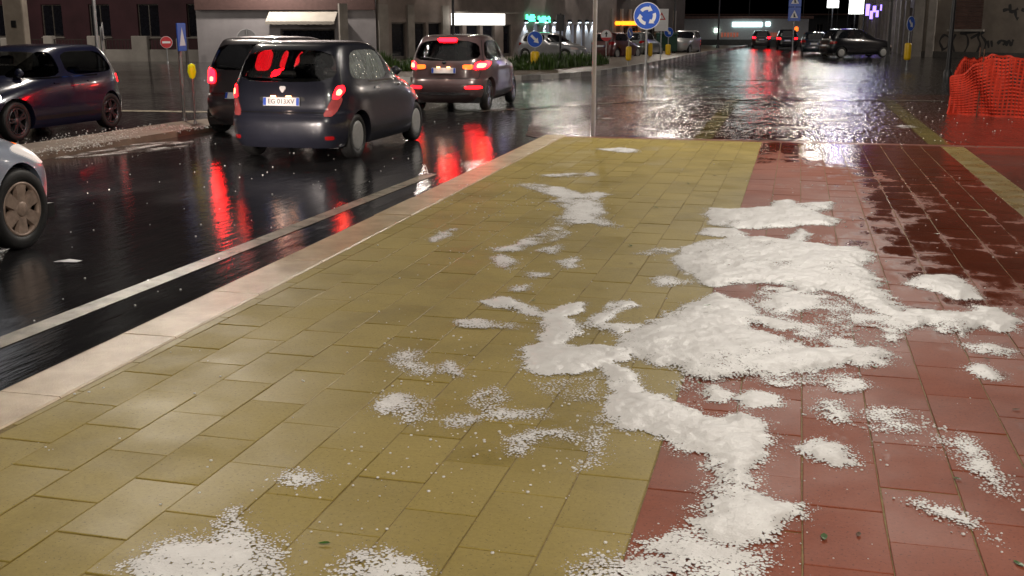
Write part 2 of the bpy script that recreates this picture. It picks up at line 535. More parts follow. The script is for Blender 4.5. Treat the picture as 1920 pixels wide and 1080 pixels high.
# silhouettes: height / rear / front as fractions of half length, half width fraction
HATCH = [(0.115,-.960,.950,.92),(0.16,-.985,.980,.96),(0.23,-.998,.998,.985),(0.33,-1.0,1.0,1.0),(0.395,-.992,.988,1.0),(0.43,-.972,.962,1.0),(0.49,-.964,.890,1.0),(0.555,-.955,.770,.992),
         (0.605,-.944,.625,.975),(0.64,-.934,.515,.958),(0.685,-.920,.450,.935),(0.78,-.884,.330,.880),(0.88,-.832,.200,.812),(0.945,-.782,.085,.755),(0.972,-.742,.010,.710),(0.990,-.650,-.115,.620),(1.0,-.480,-.250,.42)]
SUV = [(0.13,-.900,.915,.86),(0.18,-.960,.968,.94),(0.25,-.992,.995,.98),(0.34,-1.0,1.0,1.0),(0.40,-.990,.990,1.0),(0.44,-.968,.975,1.0),(0.52,-.958,.935,1.0),(0.58,-.950,.830,.992),
       (0.625,-.940,.660,.975),(0.66,-.928,.500,.958),(0.70,-.912,.430,.935),(0.79,-.870,.310,.880),(0.88,-.822,.185,.815),(0.945,-.775,.070,.762),(0.972,-.735,-.005,.715),(0.990,-.640,-.120,.625),(1.0,-.470,-.250,.42)]

class Car:
    def __init__(s, L, W, H, prof, wb, rear_oh, r, nr=5.0, nf=3.2):
        s.L, s.W, s.H, s.wb, s.r, s.nr, s.nf = L, W, H, wb, r, nr, nf
        s.y_ra = -L/2 + rear_oh; s.y_fa = s.y_ra + wb
        p = np.array(prof, float); z = p[:, 0]*H
        d = np.linspace(0, 1, len(z)); dd = np.linspace(0, 1, 90)
        def sm(a):
            # Catmull-Rom through the stations
            out = []
            n = len(a)
            for t in dd:
                u = t*(n-1); i = min(int(u), n-2); f = u - i
                p0, p1, p2, p3 = a[max(i-1,0)], a[i], a[i+1], a[min(i+2,n-1)]
                out.append(p1 + 0.5*f*(p2-p0 + f*(2*p0-5*p1+4*p2-p3 + f*(3*(p1-p2)+p3-p0))))
            return np.array(out)
        s.Z = np.maximum.accumulate(sm(z)) + np.arange(90)*1e-6
        s.R = sm(p[:, 1])*L/2; s.F = sm(p[:, 2])*L/2; s.B = sm(p[:, 3])*W/2
    def at(s, z):
        return np.interp(z, s.Z, s.R), np.interp(z, s.Z, s.F), np.interp(z, s.Z, s.B)
    def side(s, y, z):
        R, F, B = s.at(z); c, h = (R+F)/2, (F-R)/2
        n = s.nf if y > c else s.nr
        t = min(abs(y-c)/h, 0.9995)
        return B*(1-t**n)**(1/n)
    def end(s, x, z, front):
        R, F, B = s.at(z); c, h = (R+F)/2, (F-R)/2
        n = s.nf if front else s.nr
        t = min(abs(x)/B, 0.9995)
        y = h*(1-t**n)**(1/n)
        return c + y if front else c - y
    def P(s, where, a, z):
        if where == 'L': return Vector((-s.side(a, z), a, z))
        if where == 'R': return Vector((s.side(a, z), a, z))
        return Vector((a, s.end(a, z, where == 'F'), z))
    def N(s, where, a, z):
        e = 0.006
        p = s.P(where, a, z)
        n = (s.P(where, a+e, z) - p).cross(s.P(where, a, z+e) - p)
        if n.length < 1e-12: return Vector((0, 0, 1))
        n.normalize()
        out = {'L': Vector((-1, 0, 0)), 'R': Vector((1, 0, 0)), 'F': Vector((0, 1, 0)), 'B': Vector((0, -1, 0))}[where]
        if n.dot(out) < 0: n = -n
        return n
    def hull(s, name, inset=0.0, z0=None, z1=None, N=88):
        zs = s.Z if z0 is None else np.linspace(z0, z1, 30)
        vs, fs = [], []
        m = len(zs)
        for z in zs:
            R, F, B = s.at(z if z0 is None else z + inset*0.8)
            R += inset; F -= inset; B -= inset
            c, h = (R+F)/2, (F-R)/2
            for k in range(N):
                t = 2*PI*k/N
                cs, sn = math.cos(t), math.sin(t)
                n = s.nf if sn > 0 else s.nr
                vs.append((B*math.copysign(abs(cs)**(2/n), cs), c + h*math.copysign(abs(sn)**(2/n), sn), float(z)))
        for i in range(m-1):
            for k in range(N):
                j = (k+1) % N
                fs.append((i*N+k, i*N+j, (i+1)*N+j, (i+1)*N+k))
        fs.append(tuple(range(N-1, -1, -1))); fs.append(tuple((m-1)*N + k for k in range(N)))
        me = bpy.data.meshes.new(name); me.from_pydata(vs, [], fs)
        me.polygons.foreach_set('use_smooth', [True]*len(fs)); me.update()
        return me
    def patch(s, where, pts, off, rings=5, per=7, rnd=2):
        """polygon in the side (y,z) or end (x,z) view laid on the skin"""
        pts = [Vector((p[0], p[1])) for p in pts]
        for _ in range(rnd):
            q = []
            for i in range(len(pts)):
                a, b = pts[i], pts[(i+1) % len(pts)]
                q += [a*0.82+b*0.18, a*0.18+b*0.82]
            pts = q
        o = []
        for i in range(len(pts)):
            a, b = pts[i], pts[(i+1) % len(pts)]
            k = max(1, int((b-a).length/0.05))
            for j in range(k): o.append(a + (b-a)*(j/k))
        c = sum(o, Vector((0, 0)))/len(o)
        vs, fs = [], []
        n = len(o)
        for r in range(rings):
            f = 1 - r/rings
            for p in o:
                q = c + (p-c)*f
                vs.append(s.P(where, q.x, q.y) + s.N(where, q.x, q.y)*off)
        vs.append(s.P(where, c.x, c.y) + s.N(where, c.x, c.y)*off)
        flip = where in ('L', 'F')
        for r in range(rings-1):
            for i in range(n):
                j = (i+1) % n
                q = (r*n+i, r*n+j, (r+1)*n+j, (r+1)*n+i)
                fs.append(q[::-1] if flip else q)
        for i in range(n):
            q = ((rings-1)*n+i, (rings-1)*n+(i+1) % n, rings*n)
            fs.append(q[::-1] if flip else q)
        mb = MB(); mb.add(vs, fs, True)
        return mb, o
    def slab(s, where, pts, off, depth=0.02, rnd=2):
        """patch standing proud by off with a rim running back to the skin"""
        mb, o = s.patch(where, pts, off, rnd=rnd)
        n = len(o)
        a = [s.P(where, p.x, p.y) + s.N(where, p.x, p.y)*off for p in o]
        b = [s.P(where, p.x, p.y) - s.N(where, p.x, p.y)*depth for p in o]
        fs = [(i, (i+1) % n, n+(i+1) % n, n+i) for i in range(n)]
        mb.add(a + b, fs, True)
        return mb
    def ribbon(s, where, pts, w, off=0.002):
        pts = [Vector(p) for p in pts]
        o = []
        for i in range(len(pts)-1):
            a, b = pts[i], pts[i+1]; k = max(1, int((b-a).length/0.04))
            o += [a + (b-a)*(j/k) for j in range(k)]
        o.append(pts[-1])
        vs = []
        for i, p in enumerate(o):
            d = (o[min(i+1, len(o)-1)] - o[max(i-1, 0)]).normalized(); nrm = Vector((-d.y, d.x))*w/2
            for q in (p+nrm, p-nrm): vs.append(s.P(where, q.x, q.y) + s.N(where, q.x, q.y)*off)
        mb = MB(); mb.add(vs, [(2*i, 2*i+1, 2*i+3, 2*i+2) for i in range(len(o)-1)], True)
        return mb

def boolean(obj, cutters):
    for c in cutters:
        md = obj.modifiers.new('cut', 'BOOLEAN'); md.operation = 'DIFFERENCE'; md.object = c; md.solver = 'EXACT'
    dg = bpy.context.evaluated_depsgraph_get(); dg.update()
    me = bpy.data.meshes.new_from_object(obj.evaluated_get(dg))
    obj.modifiers.clear(); obj.data = me
    for c in cutters: bpy.data.objects.remove(c, do_unlink=True)

def wheel_meshes(r, w, style, m_rim):
    t = MB()
    t.lathe([(r*0.66, -w*.46), (r*.80, -w*.5), (r*.93, -w*.49), (r*.985, -w*.40), (r, -w*.2), (r, w*.2), (r*.985, w*.40), (r*.93, w*.49), (r*.80, w*.5), (r*.66, w*.46)], 40, 'x', close=True)
    tm = t.mesh('wheel', M_TYRE); fix_normals(tm)
    k = MB()
    R = r*0.68
    if style == 'cap':
        k.lathe([(0.001, w*.50), (R*.25, w*.505), (R*.5, w*.48), (R*.80, w*.50), (R*.97, w*.46), (R, w*.40), (R, w*.2)], 40, 'x')
        for i in range(9):
            a = 2*PI*i/9
            k.lathe([(0.001, 0), (0.001, 0)], 3, 'x') if False else None
    else:
        n = 6 if style == 'chunky' else 5
        k.lathe([(R*.86, w*.42), (R*.93, w*.49), (R, w*.47), (R, w*.2), (R*.88, w*.2)], 40, 'x', close=True)
        k.lathe([(0.001, w*.47), (R*.22, w*.48), (R*.30, w*.42), (R*.30, w*.1)], 28, 'x')
        k.lathe([(0.001, w*.05), (R*.9, w*.05)], 28, 'x')
        wd = 0.36 if style == 'chunky' else 0.17
        for i in range(n):
            for sgn in ((0,) if style == 'chunky' else (-1, 1)):
                a = 2*PI*i/n + sgn*0.17
                ca, sa = math.cos(a), math.sin(a)
                def pt(rr, off, x): return (x, rr*ca - off*sa, rr*sa + off*ca)
                h0, h1 = R*wd*0.5, R*wd*(0.72 if style == 'chunky' else .42)
                k.add([pt(R*.2, -h0, w*.43), pt(R*.2, h0, w*.43), pt(R*.92, h1, w*.46), pt(R*.92, -h1, w*.46),
                       pt(R*.2, -h0*1.2, w*.25), pt(R*.2, h0*1.2, w*.25), pt(R*.92, h1*1.15, w*.25), pt(R*.92, -h1*1.15, w*.25)],
                      [(0,1,2,3),(0,4,5,1),(1,5,6,2),(2,6,7,3),(3,7,4,0)])
    km = k.mesh('rim', m_rim); fix_normals(km)
    return tm, km

def text_mesh(txt, size, depth, m):
    cu = bpy.data.curves.new('lettering', 'FONT'); cu.body = txt; cu.size = size; cu.extrude = depth
    cu.align_x = 'CENTER'; cu.align_y = 'CENTER'
    o = bpy.data.objects.new('lettering', cu); COL.objects.link(o)
    dg = bpy.context.evaluated_depsgraph_get(); dg.update()
    me = bpy.data.meshes.new_from_object(o.evaluated_get(dg))
    bpy.data.objects.remove(o, do_unlink=True)
    me.materials.clear(); me.materials.append(m)
    return me

def make_car(name, spec):
    """spec: L W H prof wb rear_oh r paint hollow lamps ..."""
    c = Car(spec['L'], spec['W'], spec['H'], spec['prof'], spec['wb'], spec['oh'], spec['r'], spec.get('nr', 5.0), spec.get('nf', 3.2))
    H, L, W = c.H, c.L, c.W
    root = empty(name)
    hollow = spec.get('hollow', False)
    bl = 0.645*H                       # belt line
    body = link('body', c.hull('body'), root)
    fix_normals(body.data)
    cut = []
    tw = spec.get('tw', 0.175)
    xo = W/2 - 0.065                   # outer face of the tyres
    for ya in (c.y_ra, c.y_fa):
        for sx in (-1, 1):
            k = MB(); k.lathe([(0.001, -.17), (c.r*1.16, -.17), (c.r*1.16, .17), (0.001, .17)], 40, 'x', False)
            cu = k.build('cut', M_TRIM, None, (sx*(W/2 - 0.10), ya, c.r*0.99)); fix_normals(cu.data); cut.append(cu)
    # window outlines
    top = 0.925*H
    yA = np.interp(bl, c.Z, c.F); yAt = np.interp(top, c.Z, c.F)
    yC = np.interp(bl, c.Z, c.R); yCt = np.interp(top, c.Z, c.R)
    pil = yC + 0.30*L*0.9
    pb = spec.get('bpillar', (c.y_ra + c.y_fa)/2 + 0.02)
    wf = [(pb + .07, bl + .02), (yA - .10, bl + .01), (yA - .17, bl + .08), (yAt - .06, top), (pb + .055, top)]
    wr = [(yC + spec.get('cpil', .42), bl + .05), (pb - .07, bl + .02), (pb - .085, top), (yCt + spec.get('cpil', .42)*0.80, top - .005), (yC + spec.get('cpil', .42)*.88, bl + .16)]
    bw = np.interp(bl, c.Z, c.B); tw_ = np.interp(top, c.Z, c.B)
    rw = [(-bw*.86, bl + .03), (bw*.86, bl + .03), (tw_*.90, top), (-tw_*.90, top)]
    fw = [(-bw*.88, bl + .05), (bw*.88, bl + .05), (tw_*.88, top), (-tw_*.88, top)]
    if hollow:
        ch = c.hull('cut', 0.055, 0.42*H, 0.935*H); fix_normals(ch)
        cut.append(link('cut', ch))
        def prism(pts, axis, d0, d1):
            mbx = MB()
            pp = [Vector(p) for p in pts]
            for _ in range(2):
                q = []
                for i in range(len(pp)):
                    a, b = pp[i], pp[(i+1) % len(pp)]; q += [a*.82+b*.18, a*.18+b*.82]
                pp = q
            if axis == 'x': mbx.poly([(d0, p.x, p.y) for p in pp], (d1-d0, 0, 0))
            else: mbx.poly([(p.x, d0, p.y) for p in pp], (0, d1-d0, 0))
            o = mbx.build('cut', M_TRIM); fix_normals(o.data); return o
        for w in (wf, wr): cut.append(prism(w, 'x', -W, W))
        cut.append(prism(rw, 'y', -L, c.y_ra + 0.35)); cut.append(prism(fw, 'y', yAt - 0.25, L))
    pm = spec['paint']
    boolean(body, cut)
    if hollow:      # drop the cutters' end caps left standing inside the cabin
        bm = bmesh.new(); bm.from_mesh(body.data)
        dead = [q for q in bm.faces if any(all(abs(v.co.y - yy) < 1e-3 for v in q.verts) for yy in (c.y_ra + 0.35, yAt - 0.25))]
        bmesh.ops.delete(bm, geom=dead, context='FACES'); bm.to_mesh(body.data); bm.free()
    body.data.materials.clear(); body.data.materials.append(pm)
    body.data.polygons.foreach_set('material_index', [0]*len(body.data.polygons))
    body.data.polygons.foreach_set('use_smooth', [True]*len(body.data.polygons))
    try: body.data.set_sharp_from_angle(angle=math.radians(38))
    except Exception: pass
    gm = M_GLASSD if hollow else M_DGLASS
    off = -0.010 if hollow else 0.004
    for w in ('L', 'R'):
        for pts in (wf, wr):
            mb, _ = c.patch(w, pts, off); mb.build('side_window', spec.get('sideglass', gm), body)
    mb, _ = c.patch('B', rw, off); rwin = mb.build('rear_window', spec.get('rearglass', gm), body)
    mb, _ = c.patch('F', fw, off); mb.build('windscreen', gm if not hollow else M_GLASS, body)
    # wheel wells, underbody
    mb = MB(); mb.box(-W*.40, W*.40, -L*.44, L*.44, c.r*.55, c.r*.55 + .12); mb.build('underbody', M_TRIM, root)
    # wheels
    tm, km = wheel_meshes(c.r, tw, spec.get('rim', 'cap'), spec.get('rimmat', M_CHROME))
    for ya in (c.y_ra, c.y_fa):
        for sx in (-1, 1):
            wo = link('wheel', tm, root, (sx*(xo - tw/2), ya, c.r), (random.uniform(0, 6), 0, 0 if sx > 0 else PI))
            link('rim', km, wo)
    if spec.get('far'): 
        pass
    else:
        # seams and handles
        sill = 0.24*H
        for w in ('L', 'R'):
            for (ya, yb) in ((pb, None),):
                mb = c.ribbon(w, [(pb, sill), (pb + .01, bl)], 0.011); mb.build('door_seam', M_TRIM, body)
                mb = c.ribbon(w, [(c.y_fa - c.r*1.25, sill + .05), (c.y_fa - c.r*1.2, 0.5*H), (yA - .06, bl - .01)], 0.011); mb.build('door_seam', M_TRIM, body)
                mb = c.ribbon(w, [(c.y_ra + c.r*1.35, sill + .02), (c.y_ra + c.r*1.30, .42*H), (c.y_ra + c.r*.95, .52*H), (yC + .46, bl + .02)], 0.011); mb.build('door_seam', M_TRIM, body)
                mb = c.ribbon(w, [(c.y_ra + c.r*1.2, bl + .008), (yA - .12, bl - .004)], 0.022, 0.004); mb.build('waist_trim', spec.get('waist', M_TRIM), body)
                mb = c.ribbon(w, [(c.y_ra + c.r*1.2, sill - .02), (c.y_fa - c.r*1.2, sill - .02)], 0.06, 0.006); mb.build('sill', M_TRIM, body)
            for yh in (pb + .16, c.y_ra + c.r*1.3 + .12):
                mb = c.slab(w, [(yh, bl - .105), (yh + .17, bl - .10), (yh + .17, bl - .07), (yh, bl - .075)], 0.022); mb.build('door_handle', spec.get('handle', pm), body)
            sx = -1 if w == 'L' else 1
            mb = MB()
            p = c.P(w, yA - .22, bl + .07)
            vs, fs = [], []
            for i in range(7):
                for k in range(12):
                    t = 2*PI*k/12; f = math.sin(PI*i/6)
                    vs.append((p.x + sx*(0.02 + .19*i/6), p.y + .05*f*math.cos(t) + .01, p.z + .02 + .075*f*math.sin(t)))
            for i in range(6):
                for k in range(12): fs.append((i*12+k, i*12+(k+1) % 12, (i+1)*12+(k+1) % 12, (i+1)*12+k))
            mb.add(vs, fs, True); me = mb.mesh('door_mirror', pm); fix_normals(me); link('door_mirror', me, root)
        # rear: bumper, tailgate seam, wiper
        bz0, bz1 = 0.117*H, spec.get('bump', 0.405)*H
        vs, fs = [], []
        nz, nx = 8, 40
        for i in range(nz):
            z = bz0 + (bz1-bz0)*i/(nz-1)
            R, F, B = c.at(z); cc, hh = (R+F)/2, (F-R)/2
            for k in range(nx):
                t = PI + PI*(0.03 + 0.94*k/(nx-1))
                cs, sn = math.cos(t), math.sin(t)
                o = 0.014 if i < nz-1 else -0.004
                q = Vector((B*math.copysign(abs(cs)**(2/c.nr), cs), cc + hh*math.copysign(abs(sn)**(2/c.nr), sn), z))
                d = Vector((q.x, (q.y-cc)*.9, 0)).normalized()
                vs.append(q + d*o)
        for i in range(nz-1):
            for k in range(nx-1): fs.append((i*nx+k, i*nx+k+1, (i+1)*nx+k+1, (i+1)*nx+k))
        lim = c.y_ra - c.r*1.17
        keep = [f for f in fs if all(vs[i].y < lim + 0.01 for i in f)]
        us = sorted({i for q in keep for i in q}); ix = {i: j for j, i in enumerate(us)}
        mb = MB(); mb.add([vs[i] for i in us], [tuple(ix[i] for i in q) for q in keep], True); me = mb.mesh('rear_bumper', spec.get('bumper', pm)); fix_normals(me)
        bo = link('rear_bumper', me, root)
        mb = c.ribbon('B', [(-bw*.82, bz1 + .03), (bw*.82, bz1 + .03)], 0.012, 0.003); mb.build('tailgate_seam', M_TRIM, body)
        for sx in (-1, 1):
            mb = c.ribbon('B', [(sx*bw*.82, bz1 + .03), (sx*bw*.90, bl), (sx*tw_*.95, top)], 0.010, 0.003); mb.build('tailgate_seam', M_TRIM, body)
        mb = c.ribbon('B', [(-.02, bl + .05), (-bw*.5, bl + .10)], 0.014, 0.012); mb.build('wiper', M_TRIM, rwin)
    if hollow:
        for sx in (-1, 1):
            mb = MB(); x = sx*W*.22; y = pb - .12
            mb.bbox(x - .23, x + .23, y - .07, y + .07, .42*H, .76*H, .05); mb.bbox(x - .12, x + .12, y - .06, y + .04, .78*H, .875*H, .03)
            mb.tube([(x - .05, y, .74*H), (x - .05, y, .80*H)], .008, 6); mb.tube([(x + .05, y, .74*H), (x + .05, y, .80*H)], .008, 6)
            mb.build('seat', M_SEAT, root)
        mb = MB(); y = c.y_ra + .38
        mb.bbox(-W*.36, W*.36, y - .06, y + .07, .42*H, .665*H, .04)
        for sx in (-1, 1): mb.bbox(sx*W*.2 - .12, sx*W*.2 + .12, y - .05, y + .03, .68*H, .735*H, .03)
        mb.build('rear_seat', M_SEAT, root)
        mb = MB(); mb.bbox(-W*.40, W*.40, yA - .42, yA - .08, .50*H, .625*H, .04); mb.build('dashboard', M_TRIM, root)
    # lamps: list of (view, mirrored?, pts, part, material, off)
    for (w, pts, nm, m, o) in spec.get('lamps', []):
        for sx in (-1, 1):
            if w in ('B', 'F'):
                q = [(sx*p[0], p[1]) for p in pts]
                ww = w
            else:
                q = pts; ww = 'R' if sx > 0 else 'L'
            mb = c.slab(ww, q, o, 0.015); me = mb.mesh(nm, m); fix_normals(me); link(nm, me, body)
    for (w, pts, nm, m, o) in spec.get('single', []):
        mb = c.slab(w, pts, o, 0.012); me = mb.mesh(nm, m); fix_normals(me); link(nm, me, body)
    if 'plate' in spec:
        px, pz, txt = spec['plate']
        y = c.end(0, pz, False)
        tilt = math.atan2(c.end(0, pz + .06, False) - c.end(0, pz - .06, False), .12)
        pl = link('number_plate', None if False else (lambda b: (b.bbox(-.26, .26, -.010, .004, -.055, .055, .003), b.mesh('number_plate', M_PLATE))[1])(MB()), body, (px, y - .022, pz), (-tilt, 0, 0))
        for sx in (-1, 1):
            mb = MB(); mb.box(sx*.236 - .020, sx*.236 + .020, -.0125, -.0105, -.05, .05); mb.build('blue_band', M_PBLUE, pl)
        if txt:
            tm_ = text_mesh(txt, 0.088, 0.0005, M_INK); tag(link('lettering', tm_, pl, (0, -.0125, 0), (PI/2, 0, 0)), kind='stuff')
        if spec.get('plate_lamp', True):
            for sx in (-1, 1):
                mb = MB(); mb.bbox(px + sx*.11 - .035, px + sx*.11 + .035, y - .045, y - .018, pz + .066, pz + .078, .004); mb.build('plate_lamp', M_PLAMP, body)
            ld = bpy.data.lights.new('plate_light', 'POINT'); ld.energy = 0.5; ld.color = (1, .72, .55); ld.shadow_soft_size = .03
            lo = bpy.data.objects.new('plate_light', ld); COL.objects.link(lo); lo.parent = root; lo.location = (px, y - .16, pz + .07)
    return root, c

def place(root, x, y, heading):
    root.location = (x, y, ROAD_Z); root.rotation_euler = (0, 0, heading)

# the dark hatchback in the middle of the picture
P_DARK = paint('dark grey violet paint', (0.018, 0.019, 0.029))
M_HUB = mat('grey hubcap', (0.34, 0.34, 0.33), 0.38, metal=0.3, var=0.15, scale=20)
H = 1.57
lampY = ('B', [(.60, .60), (.72, .62), (.80, .80), (.80, .985), (.735, .985), (.695, .80)], 'tail_lamp', M_LENSR, .014)
specY = dict(L=3.92, W=1.77, H=H, prof=HATCH, wb=2.46, oh=.68, r=.305, paint=P_DARK, hollow=True, rim='cap', rimmat=M_HUB, bump=.395, nr=6.0, cpil=.46, rearglass=M_GLASS, sideglass=M_FOG, waist=M_CHROME, handle=M_CHROME,
             lamps=[('B', [(.575, .60), (.71, .60), (.785, .82), (.745, .88), (.68, .84)], 'tail_lamp', M_LENSP, .012),
                    ('B', [(.675, .83), (.74, .82), (.795, .92), (.775, 1.0), (.715, .99)], 'brake_lamp', M_BRAKE2, .016),
                    ('B', [(.715, .875), (.755, .87), (.77, .92), (.745, .955), (.72, .93)], 'brake_bulb', M_CORE, .021),
                    ('B', [(.60, .30), (.70, .30), (.70, .35), (.60, .35)], 'reflector', M_LENSR, .020),
                    ('F', [(.45, .62), (.70, .62), (.68, .76), (.50, .74)], 'headlamp', M_HEAD, .010)],
             single=[('B', [(-.045, .955), (0, .895), (.045, .955), (.04, .985), (-.04, .985)], 'badge', M_PLATE, .014),
                     ('B', [(-.33, .79), (.33, .79), (.31, .862), (-.31, .862)], 'plate_recess', M_TRIM, .003)],
             plate=(0, .79, 'EG 013XV'))
hatch, cY = make_car('hatchback', specY)
tag(hatch, 'dark grey small hatchback with grey hubcaps, white plate and shield badge, nearest in the lane', 'car', 'cars on the road')
place(hatch, -6.60, 15.25, math.radians(0.5))

# grey crossover ahead of it, braking
P_BRONZE = paint('brown grey paint', (0.120, 0.078, 0.080))
specQ = dict(L=4.32, W=1.79, H=1.60, prof=SUV, wb=2.63, oh=.80, r=.335, paint=P_BRONZE, hollow=True, rim='alloy', rimmat=M_CHROME, bump=.42, nr=4.4, cpil=.50, sideglass=M_GLASSD,
             lamps=[('B', [(.60, .88), (.82, .90), (.86, 1.04), (.66, 1.04)], 'brake_lamp', M_BRAKE, .016),
                    ('B', [(.66, .92), (.79, .92), (.81, 1.01), (.68, 1.01)], 'brake_bulb', M_CORE, .022),
                    ('B', [(.40, .90), (.585, .885), (.62, .98), (.40, .985)], 'indicator', M_AMBER, .014),
                    ('B', [(.46, .49), (.76, .49), (.76, .55), (.46, .55)], 'reflector', M_BRAKE2, .026)],
             single=[('B', [(-.20, 1.455), (.20, 1.455), (.20, 1.505), (-.20, 1.505)], 'high_red_light', M_BRAKE, .03),
                     ('B', [(-.06, 1.02), (0, .98), (.06, 1.02), (0, 1.06)], 'badge', M_CHROME, .012),
                     ('B', [(-.55, .37), (.55, .37), (.55, .425), (-.55, .425)], 'bumper_strip', M_CHROME, .022)],
             plate=(0, .865, ''))
suv, cQ = make_car('crossover', specQ)
tag(suv, 'brown grey crossover with bright brake lights and lit high brake lamp, ahead of the hatchback', 'car', 'cars on the road')
place(suv, -7.30, 24.25, math.radians(3.0))

# dark tall car half hidden behind the hatchback
P_PLUM = paint('plum grey paint', (0.055, 0.046, 0.050))
specM = dict(L=3.9, W=1.84, H=1.60, prof=SUV, wb=2.45, oh=.66, r=.30, paint=P_PLUM, hollow=True, rim='alloy', rimmat=M_CHROME, bump=.41, nr=4.0, cpil=.46,
             lamps=[('B', [(.50, .84), (.76, .86), (.79, 1.06), (.72, 1.10), (.52, 1.06)], 'brake_lamp', M_BRAKE, .018),
                    ('B', [(.54, .88), (.62, .88), (.62, .95), (.54, .95)], 'brake_bulb', M_CORE, .024)],
             single=[('B', [(.22, 1.06), (.48, 1.06), (.48, 1.38), (.24, 1.38)], 'high_red_light', M_GLOWR, .02), ('B', [(.60, 1.10), (.80, 1.10), (.76, 1.38), (.62, 1.38)], 'high_red_light', M_GLOWR, .02)],  # added red panels, glowing so red shows through the hatchback's rear window
             plate=(0, .66, ''), plate_lamp=False)
mpv, cM = make_car('tall_hatchback', specM)
tag(mpv, 'dark tall hatchback with a glowing brake light, half hidden behind the dark hatchback', 'car', 'cars on the road')
place(mpv, -8.72, 18.25, math.radians(-2.0))

# navy car in the oncoming lane, seen from its side
P_NAVY = paint('navy paint', (0.010, 0.012, 0.035))
M_DRIM = mat('dark alloy', (0.10, 0.10, 0.11), 0.3, metal=0.8, var=0.2)
specN = dict(L=3.95, W=1.72, H=1.47, prof=HATCH, wb=2.45, oh=.68, r=.31, paint=P_NAVY, hollow=True, rim='alloy', rimmat=M_DRIM, nr=4.2, waist=M_CHROME, cpil=.44,
             lamps=[('L', [(-1.86, .74), (-1.66, .82), (-1.60, .93), (-1.70, .95), (-1.84, .90)], 'tail_lamp', M_BRAKE2, .010),
                    ('F', [(.45, .60), (.74, .60), (.70, .74), (.50, .72)], 'headlamp', M_HEAD, .010)], plate=(0, .72, ''), plate_lamp=False)
navy, cN = make_car('compact_car', specN)
tag(navy, 'navy blue compact car in side view at the left, beyond the median', 'car', 'cars on the road')
place(navy, -12.55, 15.85, PI)

# silver white car whose nose enters from the left
P_WHITE = paint('silver white paint', (0.34, 0.39, 0.50), 0.35)
M_RIMW = mat('dirty wheel trim', (0.34, 0.25, 0.20), 0.45, metal=0.2, var=0.35, scale=14)
specW = dict(L=3.65, W=1.64, H=1.52, prof=HATCH, wb=2.30, oh=.62, r=.325, paint=P_WHITE, hollow=True, rim='chunky', rimmat=M_RIMW, nf=3.4,
             lamps=[('F', [(.42, .66), (.66, .63), (.74, .78), (.70, .83), (.50, .80)], 'headlamp', glow('dipped headlamp', (1, .9, .8), 0.5, (.5, .45, .45)), .012),
                    ('R', [(1.36, .80), (1.52, .755), (1.56, .79), (1.40, .845)], 'indicator', M_AMBER, .006)], plate=(0, .7, ''), plate_lamp=False)
white, cW = make_car('city_car', specW)
tag(white, 'silver white car with spoked wheel trim, only its front wing in the picture', 'car', 'cars on the road')
place(white, -6.70, 7.38 - cW.y_fa, math.radians(0))
for sx in (-1, 1):      # its dipped beams
    ld = bpy.data.lights.new('dipped_beam', 'SPOT'); ld.energy = 1000; ld.spot_size = math.radians(36); ld.spot_blend = 0.9; ld.color = (1, .86, .76); ld.shadow_soft_size = 0.07
    lo = bpy.data.objects.new('dipped_beam', ld); COL.objects.link(lo); lo.parent = white
    lo.location = (sx*.58, cW.L/2 + .02, .72); lo.rotation_euler = (math.radians(82), 0, 0)

# far cars ----------------------------------------------------------
def far_car(name, x, y, heading, col, label, prof=HATCH, L=3.9, W=1.7, H=1.48, tail=None, plate=True, group='parked cars far down the street'):
    sp = dict(L=L, W=W, H=H, prof=prof, wb=L*.63, oh=L*.175, r=.31, paint=paint('far paint %.3f %.3f %.3f' % col, col), far=True, rim='cap', rimmat=M_HUB,
              lamps=[('B', [(.50*W/1.7, .80), (.74*W/1.7, .80), (.78*W/1.7, .95), (.56*W/1.7, .97)], 'tail_lamp', tail or M_LENSR, .014),
                     ('F', [(.42, .60), (.70, .60), (.66, .74), (.46, .72)], 'headlamp', M_LENSC, .012)])
    if plate: sp['plate'] = (0, .72, ''); sp['plate_lamp'] = False
    r, c = make_car(name, sp)
    tag(r, label, 'car', group); place(r, x, y, heading)
    return r
far_car('parked_car', 0.95, 77.6, 0.0, (0.012, 0.020, 0.034), 'dark blue hatchback seen from behind with a pale plate, beside the pedestrian sign post')
far_car('parked_car', 3.35, 70.2, math.radians(-62), (0.010, 0.010, 0.014), 'black people carrier parked at an angle in front of the right-hand facade', SUV, 4.4, 1.8, 1.68)
far_car('distant_car', -3.4, 104.0, math.radians(4), (0.05, 0.045, 0.045), 'distant car with red tail lights in front of the lit kiosk', HATCH, 4.0, 1.72, 1.5, tail=M_BRAKE, group='cars driving away down the street')
far_car('distant_car', -1.0, 96.0, math.radians(2), (0.02, 0.02, 0.022), 'dark distant car between the red-lit car and the blue hatchback', SUV, 4.2, 1.75, 1.6, tail=M_BRAKE2, group='cars driving away down the street')
far_car('parked_car', -7.6, 76.5, math.radians(170), (0.42, 0.42, 0.42), 'white car parked facing the camera beyond the yellow bollards', SUV, 3.9, 1.7, 1.6)
far_car('parked_car', -13.0, 59.5, math.radians(-110), (0.30, 0.31, 0.33), 'pale silver car parked side-on in front of the blue-lit shop', HATCH, 4.0, 1.7, 1.5)
far_car('parked_car', -10.3, 64.5, math.radians(-20), (0.10, 0.03, 0.03), 'dark red car parked behind the planted island', HATCH, 3.9, 1.7, 1.5)
far_car('parked_car', -9.6, 70.5, math.radians(-15), (0.16, 0.17, 0.17), 'grey car parked between the dark red car and the white one', HATCH, 3.9, 1.7, 1.5)
